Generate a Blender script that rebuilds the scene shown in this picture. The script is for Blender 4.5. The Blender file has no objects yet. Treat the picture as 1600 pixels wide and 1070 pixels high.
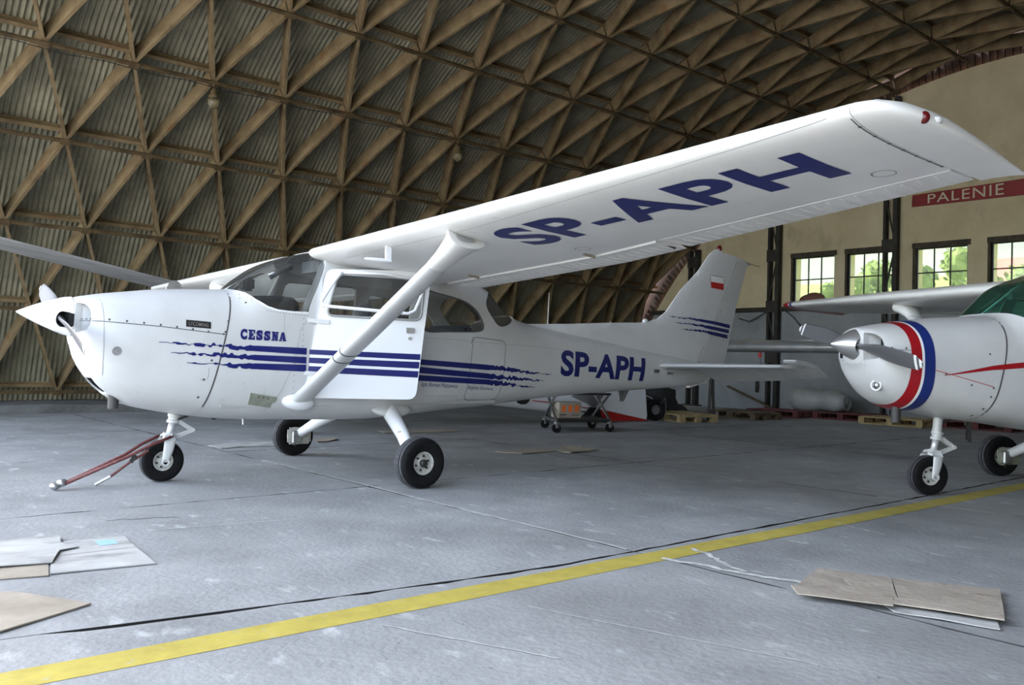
import bpy, bmesh, math, random, bisect
from mathutils import Vector, Matrix, noise
from mathutils.geometry import tessellate_polygon
random.seed(7)
S = bpy.context.scene
C = S.collection
PI = math.pi

# ---------------------------------------------------------------- camera
cam = bpy.data.cameras.new('camera'); camo = bpy.data.objects.new('camera', cam); C.objects.link(camo)
cam.sensor_width = 36; cam.lens = 30.2144; cam.clip_start = .05; cam.clip_end = 3000
camo.matrix_world = Matrix(((.794782, -.03261, -.606018, -2.16468), (-.606328, .000451, -.795214, -7.2436), (.026205, .999468, -.019415, 1.06024), (0, 0, 0, 1)))
S.camera = camo

# ---------------------------------------------------------------- hangar frame: s runs along the vault, l across it
PSI = .0617
AX = Vector((math.cos(PSI), math.sin(PSI), 0)); LA = Vector((-math.sin(PSI), math.cos(PSI), 0))
def H(s, l, z): return AX*s + LA*l + Vector((0, 0, z))
S_END = 15.39; S_OPEN = -3.8
V_L, V_Z, V_R = -1.1124, -3.6455, 10.8819      # vault axis and inner radius
V_S0, V_A, V_T0, V_DT = -.0161, 1.1311, .3719, .1384
V_D = .36                                       # depth of the lamellas
V_L2 = .25                                      # height of the lamella web
S_SIDE, T_SIDE = -9, 2.0                        # side opening invented to admit light; shut, as S_SIDE lies before S_OPEN

# ---------------------------------------------------------------- world, sun, exposure
W = bpy.data.worlds.new('sky'); S.world = W; W.use_nodes = True
nt = W.node_tree; bg = nt.nodes['Background']
sky = nt.nodes.new('ShaderNodeTexSky'); sky.sky_type = 'NISHITA'; sky.sun_disc = False
SUN_EL, SUN_AZ = math.radians(44), 0
sun_from = (LA*1.0 + AX*.02).normalized()*math.cos(SUN_EL) + Vector((0, 0, math.sin(SUN_EL)))
sky.sun_elevation = SUN_EL; sky.sun_rotation = math.atan2(sun_from.x, sun_from.y)
sky.air_density = 1.2; sky.dust_density = 2.5; sky.ozone_density = 1.0
hs_ = nt.nodes.new('ShaderNodeHueSaturation'); hs_.inputs['Saturation'].default_value = .62; hs_.inputs['Value'].default_value = 1
nt.links.new(sky.outputs[0], hs_.inputs['Color']); nt.links.new(hs_.outputs[0], bg.inputs[0]); bg.inputs[1].default_value = .33
sl = bpy.data.lights.new('sun', 'SUN'); sl.energy = 3.6; sl.angle = .01; sl.color = (1, .95, .86)
so = bpy.data.objects.new('sun', sl); C.objects.link(so); so.rotation_euler = (-sun_from).to_track_quat('-Z', 'Y').to_euler()
S.view_settings.view_transform = 'Standard'; S.view_settings.look = 'None'
S.view_settings.gamma = 1; S.view_settings.use_curve_mapping = False
S.view_settings.exposure = 2.3

# ---------------------------------------------------------------- materials
def rgb(h):
    h = h.lstrip('#'); v = [int(h[i:i+2], 16)/255 for i in (0, 2, 4)]
    return tuple(x/12.92 if x <= .04045 else ((x+.055)/1.055)**2.4 for x in v)
def mat(name, col, rough=.5, metal=0, spec=.5, alpha=None):
    m = bpy.data.materials.new(name); m.use_nodes = True
    b = m.node_tree.nodes['Principled BSDF']
    b.inputs['Base Color'].default_value = (*col, 1); b.inputs['Roughness'].default_value = rough
    b.inputs['Metallic'].default_value = metal; b.inputs['Specular IOR Level'].default_value = spec
    return m
def nodes(m): return m.node_tree.nodes, m.node_tree.links, m.node_tree.nodes['Principled BSDF']
def wpos(n, l, scale=(1, 1, 1), obj=False):
    mp = n.new('ShaderNodeMapping'); mp.inputs['Scale'].default_value = scale
    if obj:
        t = n.new('ShaderNodeTexCoord'); l.new(t.outputs['Object'], mp.inputs[0])
    else:
        g = n.new('ShaderNodeNewGeometry'); l.new(g.outputs['Position'], mp.inputs[0])
    return mp
def noisy(m, stops, scale=3, detail=8, rough=.6, bump=0, stretch=(1, 1, 1), bscale=None, obj=False):
    n, l, b = nodes(m)
    mp = wpos(n, l, stretch, obj)
    t = n.new('ShaderNodeTexNoise'); t.inputs['Scale'].default_value = scale; t.inputs['Detail'].default_value = detail
    t.inputs['Roughness'].default_value = rough
    l.new(mp.outputs[0], t.inputs['Vector'])
    r = n.new('ShaderNodeValToRGB'); e = r.color_ramp.elements
    e[0].position, e[0].color = stops[0][0], (*stops[0][1], 1); e[1].position, e[1].color = stops[-1][0], (*stops[-1][1], 1)
    for p, c in stops[1:-1]:
        x = e.new(p); x.color = (*c, 1)
    l.new(t.outputs[0], r.inputs[0]); l.new(r.outputs[0], b.inputs['Base Color'])
    if bump:
        t2 = n.new('ShaderNodeTexNoise'); t2.inputs['Scale'].default_value = bscale or scale*4; t2.inputs['Detail'].default_value = 6
        l.new(mp.outputs[0], t2.inputs['Vector'])
        bp = n.new('ShaderNodeBump'); bp.inputs['Strength'].default_value = bump; bp.inputs['Distance'].default_value = .02
        l.new(t2.outputs[0], bp.inputs['Height']); l.new(bp.outputs[0], b.inputs['Normal'])
    return m, r
def blend(m, ramp, col, scale, lo, hi, stretch=(1, 1, 1), detail=6):
    """lay blotches of a second colour over what feeds the base colour"""
    n, l, b = nodes(m)
    mp = wpos(n, l, stretch)
    t = n.new('ShaderNodeTexNoise'); t.inputs['Scale'].default_value = scale; t.inputs['Detail'].default_value = detail
    l.new(mp.outputs[0], t.inputs['Vector'])
    mr = n.new('ShaderNodeMapRange'); mr.inputs[1].default_value = lo; mr.inputs[2].default_value = hi
    l.new(t.outputs[0], mr.inputs[0])
    mx = n.new('ShaderNodeMix'); mx.data_type = 'RGBA'; mx.inputs[7].default_value = (*col, 1)
    l.new(mr.outputs[0], mx.inputs[0])
    src = b.inputs['Base Color'].links[0].from_socket if b.inputs['Base Color'].links else None
    if src: l.new(src, mx.inputs[6])
    else: mx.inputs[6].default_value = b.inputs['Base Color'].default_value
    l.new(mx.outputs[2], b.inputs['Base Color'])

M = {}
M['white'], _ = noisy(mat('white_paint', (.8, .8, .8), .32), [(.3, (.56, .56, .555)), (.7, (.64, .64, .64))], 2.2, 6)
blend(M['white'], None, (.42, .40, .36), 14, .66, .86, (1, 1, .5))
M['white2'] = mat('white_gloss', (.84, .85, .87), .2)
M['wingw'], _ = noisy(mat('wing_paint', (.8, .8, .8), .30), [(.3, (.74, .73, .70)), (.7, (.80, .79, .77))], 3, 6)
blend(M['wingw'], None, (.5, .48, .45), 9, .68, .9, (1, .6, 1))
M['blue'] = mat('dark_blue_paint', (.010, .015, .13), .3)
M['black'] = mat('black_paint', (.012, .012, .013), .45)
M['seam'] = mat('seam_dark', (.09, .09, .09), .7)
M['seaml'] = mat('seam_grey', (.33, .33, .33), .6)
M['red'] = mat('red_paint', (.35, .008, .015), .3)
M['redsolid'] = mat('signal_red', (.45, .012, .01), .4)
M['flagwhite'] = mat('flag_white', (.8, .8, .8), .4)
M['blue2'] = mat('navy_band', (.012, .028, .17), .3)
M['satin'] = mat('satin_metal', (.72, .72, .73), .32, .85)
M['piston'] = mat('piston_steel', (.78, .78, .8), .3, .5)
M['exhaust'] = mat('exhaust_steel', (.07, .065, .065), .6, .4)
M['chrome'] = mat('chrome', (.8, .8, .82), .12, 1)
M['alu'], _ = noisy(mat('aluminium', (.6, .6, .6), .38, 1), [(.3, (.45, .45, .46)), (.7, (.68, .68, .69))], 8)
M['greymetal'], _ = noisy(mat('grey_metal', (.3, .3, .3), .5, .6), [(.3, (.17, .17, .18)), (.7, (.32, .32, .33))], 10)
M['patch'], _ = noisy(mat('green_grey_metal', (.3, .3, .3), .45, .3), [(.3, (.25, .26, .21)), (.7, (.36, .37, .30))], 10)
M['darkmetal'] = mat('dark_metal', (.035, .034, .033), .5, .4)
M['rubber'], _ = noisy(mat('rubber', (.012, .012, .013), .8, 0, .2), [(.3, (.004, .004, .0045)), (.7, (.009, .009, .0095))], 20)
M['tread'], _ = noisy(mat('tread_rubber', (.06, .06, .065), .8), [(.3, (.035, .035, .04)), (.7, (.09, .09, .10))], 30)
M['hub'], _ = noisy(mat('hub_paint', (.5, .5, .48), .45), [(.3, (.32, .31, .28)), (.7, (.6, .59, .56))], 25)
M['rod'], _ = noisy(mat('towbar_red', (.13, .03, .03), .6), [(.35, (.09, .022, .025)), (.6, (.16, .045, .04)), (.75, (.22, .13, .11))], 40)
M['dark_int'] = mat('cockpit_black', (.02, .02, .022), .8)
M['trim_int'] = mat('cockpit_grey', (.38, .38, .37), .8)
M['seat'] = mat('seat_blue', (.03, .035, .06), .8)
M['prop'] = mat('prop_grey', (.16, .16, .17), .4, .4)
M['navred'] = mat('nav_red', (.10, .006, .008), .15)
M['lens'] = mat('clear_lens', (.7, .7, .7), .05)
def glass_mat(name, tint, rough, dust, dustcol):
    m = bpy.data.materials.new(name); m.use_nodes = True; n = m.node_tree.nodes; l = m.node_tree.links
    n.clear(); o = n.new('ShaderNodeOutputMaterial')
    tr = n.new('ShaderNodeBsdfTransparent'); tr.inputs[0].default_value = (*tint, 1)
    gl = n.new('ShaderNodeBsdfGlossy'); gl.inputs['Roughness'].default_value = rough
    fr = n.new('ShaderNodeFresnel'); fr.inputs[0].default_value = 1.5
    mx = n.new('ShaderNodeMixShader'); l.new(fr.outputs[0], mx.inputs[0]); l.new(tr.outputs[0], mx.inputs[1]); l.new(gl.outputs[0], mx.inputs[2])
    df = n.new('ShaderNodeBsdfTranslucent'); df.inputs[0].default_value = (*dustcol, 1)
    d2 = n.new('ShaderNodeBsdfDiffuse'); d2.inputs[0].default_value = (*dustcol, 1)
    ad = n.new('ShaderNodeMixShader'); ad.inputs[0].default_value = .5; l.new(df.outputs[0], ad.inputs[1]); l.new(d2.outputs[0], ad.inputs[2])
    m2 = n.new('ShaderNodeMixShader'); m2.inputs[0].default_value = dust
    l.new(mx.outputs[0], m2.inputs[1]); l.new(ad.outputs[0], m2.inputs[2]); l.new(m2.outputs[0], o.inputs[0])
    return m
M['perspex'] = glass_mat('perspex', (.86, .88, .87), .03, .05, (.7, .7, .68))
M['greenglass'] = glass_mat('green_perspex', (.45, .86, .70), .03, .07, (.25, .6, .45))
M['pane'] = glass_mat('dusty_pane', (.66, .67, .63), .1, .09, (.6, .63, .64))
M['lampglass'] = glass_mat('lamp_glass', (.85, .8, .66), .1, .22, (.7, .62, .42))

# hangar materials
M['concrete'], _ = noisy(mat('floor_concrete', (.3, .3, .3), .72, 0, .35), [(.28, (.18, .183, .186)), (.5, (.27, .275, .278)), (.72, (.36, .363, .364))], 1.1, 12, .68, .25, (1, 1, 1), 30)
blend(M['concrete'], None, (.22, .22, .215), .55, .5, .78, (1.0, .8, 1), 10)
blend(M['concrete'], None, (.52, .53, .53), 5, .62, .8, (1.6, .7, 1), 12)
blend(M['concrete'], None, (.10, .10, .10), 16, .70, .8, (1, 1, 1), 3)
M['curb'], _ = noisy(mat('curb_concrete', (.3, .3, .3), .9), [(.3, (.07, .07, .07)), (.7, (.16, .16, .155))], 3, 10, .7, .4)
M['dirt'] = mat('joint_dirt', (.02, .019, .018), .95)
M['crack'], _ = noisy(mat('crack_lime', (.55, .55, .52), .9), [(.35, (.36, .36, .35)), (.65, (.62, .62, .59))], 14)
M['yellow'], _ = noisy(mat('line_yellow', (.5, .4, .06), .7), [(.3, (.33, .265, .045)), (.6, (.45, .365, .065)), (.8, (.50, .44, .18))], 6, 10, .7)
blend(M['yellow'], None, (.40, .38, .28), 22, .62, .75, (1, 1, 1), 8)
M['lamella'], _ = noisy(mat('lamella_paint', (.3, .24, .15), .75), [(.25, (.075, .047, .020)), (.5, (.20, .140, .070)), (.75, (.285, .21, .115))], 2.6, 10, .65)
blend(M['lamella'], None, (.17, .075, .025), 3.5, .60, .78, (1, 1, 1), 10)
M['rust'], _ = noisy(mat('rusty_angle', (.12, .07, .035), .85), [(.3, (.032, .02, .009)), (.5, (.085, .052, .019)), (.7, (.16, .115, .055))], 3.5, 10, .7)
M['tin'], _ = noisy(mat('corrugated_tin', (.2, .2, .17), .55, .1), [(.25, (.13, .122, .09)), (.5, (.26, .24, .17)), (.75, (.43, .39, .27))], 1.6, 12, .72, 0, (1, 1, .7))
blend(M['tin'], None, (.42, .38, .24), 50, .60, .75, (1, 1, .5), 4)
M['plaster'], _ = noisy(mat('wall_plaster', (.5, .45, .35), .92), [(.3, (.50, .43, .27)), (.6, (.62, .54, .36)), (.8, (.68, .61, .44))], 1.3, 10, .65, .5, (1, 1, 1), 5)
blend(M['plaster'], None, (.34, .30, .21), 2.2, .62, .85, (1, 1, .5))
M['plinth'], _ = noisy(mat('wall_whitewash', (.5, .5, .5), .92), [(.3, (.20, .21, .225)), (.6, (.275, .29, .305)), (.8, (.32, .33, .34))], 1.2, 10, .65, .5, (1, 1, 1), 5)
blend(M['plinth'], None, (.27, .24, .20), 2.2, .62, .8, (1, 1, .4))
M['post'], _ = noisy(mat('post_steel', (.03, .03, .03), .7, .2), [(.3, (.018, .017, .015)), (.7, (.05, .046, .038))], 6)
M['brick'], _ = noisy(mat('brick_red', (.2, .07, .04), .9), [(.3, (.018, .010, .007)), (.7, (.06, .022, .012))], 4)
M['wframe'] = mat('window_steel', (.03, .03, .032), .6)
M['sill'], _ = noisy(mat('window_timber', (.06, .05, .035), .85), [(.3, (.03, .025, .018)), (.7, (.09, .075, .05))], 8)
M['signred'], _ = noisy(mat('sign_red', (.25, .012, .012), .55), [(.3, (.19, .010, .010)), (.7, (.28, .016, .016))], 4)
M['signtext'] = mat('sign_letters', (.62, .56, .42), .7)
M['card'], _ = noisy(mat('cardboard', (.35, .27, .19), .9), [(.3, (.27, .23, .185)), (.7, (.38, .33, .275))], 4, 10, .6, .2, (1, 1, 1), 30)
blend(M['card'], None, (.15, .12, .10), 7, .62, .8)
M['cardw'], _ = noisy(mat('white_cardboard', (.6, .6, .58), .85), [(.3, (.31, .305, .29)), (.7, (.47, .47, .46))], 4)
blend(M['cardw'], None, (.15, .145, .14), 5, .52, .80, (.6, 1.3, 1))
M['cardlight'], _ = noisy(mat('pale_cardboard', (.45, .4, .33), .9), [(.3, (.25, .215, .165)), (.7, (.36, .31, .25))], 5)
blend(M['cardlight'], None, (.2, .17, .14), 6, .60, .8, (.5, 1, 1))
M['labelblue'] = mat('label_blue', (.30, .48, .72), .7)
M['wood'], _ = noisy(mat('pallet_wood', (.3, .22, .1), .85), [(.3, (.20, .15, .075)), (.7, (.36, .27, .13))], 6, 8, .6, 0, (1, 5, 1))
M['woodred'], _ = noisy(mat('pallet_red', (.1, .02, .02), .8), [(.3, (.06, .012, .014)), (.7, (.12, .03, .028))], 6)
M['wooddark'], _ = noisy(mat('pallet_dark', (.08, .06, .04), .85), [(.3, (.05, .035, .022)), (.7, (.12, .085, .05))], 6)
M['fibre'], _ = noisy(mat('grey_fibreglass', (.3, .31, .32), .45), [(.3, (.24, .25, .26)), (.7, (.36, .37, .37))], 3)
M['silver'], _ = noisy(mat('silver_dope', (.42, .43, .44), .34, .55), [(.3, (.36, .37, .38)), (.7, (.5, .51, .52))], 4)
M['bladegrey'], _ = noisy(mat('grey_wing_skin', (.3, .3, .3), .5), [(.3, (.22, .22, .22)), (.7, (.34, .34, .34))], 5, 8, .6, 0, (.3, 3, 1))
M['orange'] = mat('orange_print', (.75, .16, .03), .7)
M['tarp'], _ = noisy(mat('black_tarp', (.015, .015, .017), .85), [(.3, (.009, .009, .01)), (.7, (.025, .025, .027))], 5, 8, .6, .6)
M['sack'], _ = noisy(mat('dull_red_cloth', (.2, .09, .07), .9), [(.3, (.16, .07, .055)), (.7, (.25, .12, .095))], 9)
# outside
M['apron'], _ = noisy(mat('apron_concrete', (.38, .38, .36), .9), [(.3, (.28, .275, .26)), (.7, (.40, .395, .375))], .6, 8)
M['meadow'], _ = noisy(mat('meadow_grass', (.2, .3, .06), 1, 0, .1), [(.3, (.24, .32, .09)), (.6, (.36, .43, .14)), (.8, (.46, .48, .2))], .05, 8)
M['forest'], _ = noisy(mat('hill_forest', (.1, .16, .1), 1, 0, .1), [(.3, (.20, .235, .21)), (.7, (.29, .33, .27))], .03, 10)  # aerial haze put into the colour: forest paled towards neutral grey
M['leaf'], _ = noisy(mat('leaves', (.1, .18, .04), 1, 0, .1), [(.3, (.10, .15, .05)), (.6, (.24, .31, .11)), (.8, (.38, .42, .2))], 1.2, 8)
M['bark'] = mat('bark', (.08, .06, .04), .9)
M['rooftile'] = mat('pink_roof', (.5, .16, .13), .8)
M['housewall'] = mat('house_wall', (.6, .56, .5), .9)

# ---------------------------------------------------------------- helpers
def put(name, bm, m, parent=None, smooth=False, label=None, flip=True, kind=None):
    if flip: bmesh.ops.recalc_face_normals(bm, faces=bm.faces[:])
    me = bpy.data.meshes.new(name); bm.to_mesh(me); bm.free()
    return putm(name, me, m, parent, smooth, label, kind)
def putm(name, me, m, parent=None, smooth=False, label=None, kind=None):
    if m and not me.materials: me.materials.append(m)
    if smooth:
        me.polygons.foreach_set('use_smooth', [True]*len(me.polygons))
        if smooth != 'all':
            try: me.set_sharp_from_angle(angle=math.radians(smooth if smooth > 1 else 40))
            except Exception: pass
    o = bpy.data.objects.new(name, me); C.objects.link(o)
    if parent: o.parent = parent
    if label: o['label'] = label
    if kind: o['kind'] = kind
    return o
def thing(name, label, cat, loc=(0, 0, 0), group=None):
    o = bpy.data.objects.new(name, None); C.objects.link(o); o.location = loc; o.empty_display_size = .1
    tag(o, label, cat, group); return o
def tag(o, label, cat, group=None):
    o['label'] = label; o['category'] = cat
    if group: o['group'] = group
    return o
def struct(o): o['kind'] = 'structure'; return o
def B(): return bmesh.new()
def quadbox(bm, p):
    """p: 8 points, bottom 4 then top 4"""
    v = [bm.verts.new(Vector(q)) for q in p]
    for f in ((3, 2, 1, 0), (4, 5, 6, 7), (0, 1, 5, 4), (1, 2, 6, 5), (2, 3, 7, 6), (3, 0, 4, 7)): bm.faces.new([v[i] for i in f])
def box(bm, a, b, fr=None):
    fr = fr or (lambda x, y, z: Vector((x, y, z)))
    (x0, y0, z0), (x1, y1, z1) = a, b
    quadbox(bm, [fr(x0, y0, z0), fr(x1, y0, z0), fr(x1, y1, z0), fr(x0, y1, z0), fr(x0, y0, z1), fr(x1, y0, z1), fr(x1, y1, z1), fr(x0, y1, z1)])
def bar(bm, p, q, w, h, up=Vector((0, 0, 1))):
    p, q = Vector(p), Vector(q); d = (q-p).normalized(); s = d.cross(up)
    if s.length < 1e-4: s = d.cross(Vector((1, 0, 0)))
    s.normalize(); u = s.cross(d)
    c = [(-w/2, -h/2), (w/2, -h/2), (w/2, h/2), (-w/2, h/2)]
    quadbox(bm, [p+s*a+u*b for a, b in c]+[q+s*a+u*b for a, b in c])
def rings(bm, rs, cap0=True, cap1=True, close=True):
    vs = [[bm.verts.new(Vector(p)) for p in r] for r in rs]
    n = len(vs[0])
    for a, b in zip(vs, vs[1:]):
        for i in range(n if close else n-1):
            j = (i+1) % n
            try: bm.faces.new((a[i], a[j], b[j], b[i]))
            except ValueError: pass
    if cap0: bm.faces.new(vs[0][::-1])
    if cap1: bm.faces.new(vs[-1])
    return vs
def tube(bm, pts, r, n=10, closed=False):
    pts = [Vector(p) for p in pts]; rr = r if isinstance(r, (list, tuple)) else [r]*len(pts)
    rs = []; last = None
    N = len(pts)
    for i, p in enumerate(pts):
        if closed: d = pts[(i+1) % N]-pts[i-1]
        else: d = pts[min(i+1, N-1)]-pts[max(i-1, 0)]
        d.normalize()
        a = last if last else (Vector((0, 0, 1)) if abs(d.z) < .9 else Vector((1, 0, 0)))
        s = d.cross(a).normalized(); u = s.cross(d).normalized(); last = u
        rs.append([p+s*math.cos(2*PI*k/n)*rr[i]+u*math.sin(2*PI*k/n)*rr[i] for k in range(n)])
    if closed: rs.append(rs[0]); rings(bm, rs[:-1], False, False); 
    else: rings(bm, rs)
    if closed:
        bm.verts.ensure_lookup_table(); m = len(bm.verts); base = m-N*n
        for i in range(n):
            j = (i+1) % n
            try: bm.faces.new((bm.verts[base+(N-1)*n+i], bm.verts[base+(N-1)*n+j], bm.verts[base+j], bm.verts[base+i]))
            except ValueError: pass
def lathe(bm, prof, c, axis, n=32, caps=True):
    """prof: (along, radius)"""
    axis = Vector(axis).normalized(); c = Vector(c)
    a = axis.cross(Vector((0, 0, 1)) if abs(axis.z) < .9 else Vector((1, 0, 0))).normalized(); b = axis.cross(a)
    rings(bm, [[c+axis*h+a*math.cos(2*PI*k/n)*max(r, 1e-4)+b*math.sin(2*PI*k/n)*max(r, 1e-4) for k in range(n)] for h, r in prof], caps, caps)
def sph(bm, c, r, sc=(1, 1, 1), n=16):
    m = Matrix.Translation(Vector(c)) @ Matrix.Diagonal((sc[0]*r, sc[1]*r, sc[2]*r, 1))
    bmesh.ops.create_uvsphere(bm, u_segments=n, v_segments=max(6, n//2), radius=1, matrix=m)
def region(loops, cell=0, cellv=None):
    """filled 2-D outline (first loop) with holes, cut along a grid so that it can be bent"""
    bm = B()
    for lp in loops:
        vs = [bm.verts.new((u, v, 0)) for u, v in lp]
        for i in range(len(vs)): bm.edges.new((vs[i], vs[(i+1) % len(vs)]))
    bmesh.ops.triangle_fill(bm, use_beauty=True, use_dissolve=False, edges=bm.edges[:])
    cut_grid(bm, cell, cellv)
    return bm
def cut_grid(bm, cell, cellv=None):
    for ax, c in ((0, cell), (1, cellv or cell)):
        if not c: continue
        lo = min(v.co[ax] for v in bm.verts); hi = max(v.co[ax] for v in bm.verts)
        k = math.floor(lo/c)+1
        while k*c < hi:
            co = [0, 0, 0]; no = [0, 0, 0]; co[ax] = k*c; no[ax] = 1
            bmesh.ops.bisect_plane(bm, geom=bm.verts[:]+bm.edges[:]+bm.faces[:], plane_co=co, plane_no=no, dist=1e-6); k += 1
def bend(bm, f):
    for v in bm.verts: v.co = Vector(f(v.co.x, v.co.y))
def thicken(bm, vec):
    """close a sheet into a slab by pushing a copy along vec (vector or function of the point)"""
    r = bmesh.ops.extrude_face_region(bm, geom=bm.faces[:])
    for v in r['geom']:
        if isinstance(v, bmesh.types.BMVert): v.co += vec(v.co) if callable(vec) else Vector(vec)
def slab2d(loops, f, vec, cell=0):
    bm = region(loops, cell); bend(bm, f); thicken(bm, vec); return bm
def rounded(pts, r, n=5):
    out = []; N = len(pts)
    for i in range(N):
        p = Vector(pts[i]); a = (Vector(pts[i-1])-p); b = (Vector(pts[(i+1) % N])-p)
        d = min(r, a.length*.45, b.length*.45); a.normalize(); b.normalize()
        p0, p1 = p+a*d, p+b*d
        for k in range(n+1):
            t = k/n; q = p0*(1-t)**2+p*2*t*(1-t)+p1*t*t; out.append((q.x, q.y))
    return out
def smoothloop(pts, n=4):
    out = []; N = len(pts)
    for i in range(N):
        p0, p1, p2, p3 = [Vector(pts[(i+k) % N]) for k in (-1, 0, 1, 2)]
        for k in range(n):
            t = k/n
            q = .5*((2*p1)+(p2-p0)*t+(2*p0-5*p1+4*p2-p3)*t*t+(3*p1-p0-3*p2+p3)*t**3); out.append((q.x, q.y))
    return out
def text_bm(body, bold=0, spacing=1.0, shear=0):
    cu = bpy.data.curves.new('text', 'FONT'); cu.body = body; cu.offset = bold; cu.space_character = spacing; cu.shear = shear
    cu.resolution_u = 4
    o = bpy.data.objects.new('text', cu); C.objects.link(o); bpy.context.view_layer.update()
    me = bpy.data.meshes.new_from_object(o.evaluated_get(bpy.context.evaluated_depsgraph_get()))
    bpy.data.objects.remove(o); bm = B(); bm.from_mesh(me); bpy.data.meshes.remove(me)
    bmesh.ops.remove_doubles(bm, verts=bm.verts[:], dist=1e-5)
    xs = [v.co.x for v in bm.verts]; ys = [v.co.y for v in bm.verts]
    x0, x1, y0, y1 = min(xs), max(xs), min(ys), max(ys)
    for v in bm.verts: v.co = Vector(((v.co.x-x0)/(x1-x0), (v.co.y-y0)/(y1-y0), 0))
    return bm
def slab_bm(word):
    """heavy slab-serif capitals"""
    R = lambda x0, y0, x1, y1: [(x0, y0), (x1, y0), (x1, y1), (x0, y1)]
    G = {'E': [R(.10, 0, .50, 1), R(0, .83, .92, 1), R(.3, .40, .68, .60), R(.54, .33, .68, .67), R(0, 0, .94, .2), R(.74, .62, .94, 1), R(.74, 0, .94, .38)],
         'N': [R(.10, 0, .36, 1), R(.64, 0, .90, 1), [(.08, 1), (.46, 1), (.92, 0), (.54, 0)], R(0, 0, .46, .16), R(0, .84, .3, 1), R(.54, .84, 1, 1)],
         'A': [[(.04, 0), (.28, 0), (.58, 1), (.32, 1)], [(.34, 1), (.72, 1), (1.0, 0), (.60, 0)], R(.22, .22, .72, .40), R(-.04, 0, .40, .14), R(.54, 0, 1.06, .14)]}
    bm = B()
    for i, ch in enumerate(word):
        x0 = i*1.10
        if ch in G:
            for p in G[ch]: bm.faces.new([bm.verts.new((x0+x, y, 0)) for x, y in p])
        else:
            t = text_bm(ch, .075); me = bpy.data.meshes.new('glyph')
            for v in t.verts: v.co = Vector((x0+v.co.x*.94, v.co.y*1.04-.02, 0))
            t.to_mesh(me); t.free(); bm.from_mesh(me); bpy.data.meshes.remove(me)
            for p in ([R(.80, .64, .94, .98)] if ch == 'C' else [R(.76, .66, .88, 1.0), R(.04, 0, .16, .34)]): bm.faces.new([bm.verts.new((x0+x, y, 0)) for x, y in p])
    w = 1.10*len(word)-.10
    for v in bm.verts: v.co.x /= w
    return bm
def text_on(name, body, quad, f, m, parent, bold=0, spacing=1, shear=0, cell=(.04, .25), label=None):
    """quad: bottom-left, bottom-right, top-right, top-left in the (u, v) of the surface f"""
    bm = slab_bm(body) if bold == 'slab' else text_bm(body, bold, spacing, shear); cut_grid(bm, *cell)
    bl, br, tr, tl = [Vector(q) for q in quad]
    def g(u, v):
        q = (bl*(1-u)+br*u)*(1-v)+(tl*(1-u)+tr*u)*v; return f(q.x, q.y)
    bend(bm, g)
    return put(name, bm, m, parent, flip=False, label=label)
def strip_on(bm, pts, w, f, step=.05):
    """a thin line of width w laid along pts on the surface f"""
    q = [Vector(p) for p in pts]; out = []
    for a, b in zip(q, q[1:]):
        k = max(1, int((b-a).length/step))
        out += [a.lerp(b, i/k) for i in range(k)]
    out.append(q[-1]); prev = None
    for i, p in enumerate(out):
        d = (out[min(i+1, len(out)-1)]-out[max(i-1, 0)]).normalized(); nrm = Vector((-d.y, d.x))*w/2
        cur = [bm.verts.new(Vector(f(*(p+nrm)))), bm.verts.new(Vector(f(*(p-nrm))))]
        if prev: bm.faces.new((prev[0], prev[1], cur[1], cur[0]))
        prev = cur
def boolean(me_a, cutters, op='DIFFERENCE'):
    a = bpy.data.objects.new('a', me_a); C.objects.link(a); obs = []
    for bm in cutters:
        bmesh.ops.recalc_face_normals(bm, faces=bm.faces[:])
        me = bpy.data.meshes.new('c'); bm.to_mesh(me); bm.free()
        o = bpy.data.objects.new('c', me); C.objects.link(o); obs.append(o)
        md = a.modifiers.new('b', 'BOOLEAN'); md.operation = op; md.object = o; md.solver = 'EXACT'
    bpy.context.view_layer.update()
    out = bpy.data.meshes.new_from_object(a.evaluated_get(bpy.context.evaluated_depsgraph_get()))
    for o in obs+[a]: bpy.data.objects.remove(o)
    return out
def prism_y(loop, y0, y1):
    bm = B(); rings(bm, [[(x, y0, z) for x, z in loop], [(x, y1, z) for x, z in loop]]); return bm

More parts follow.
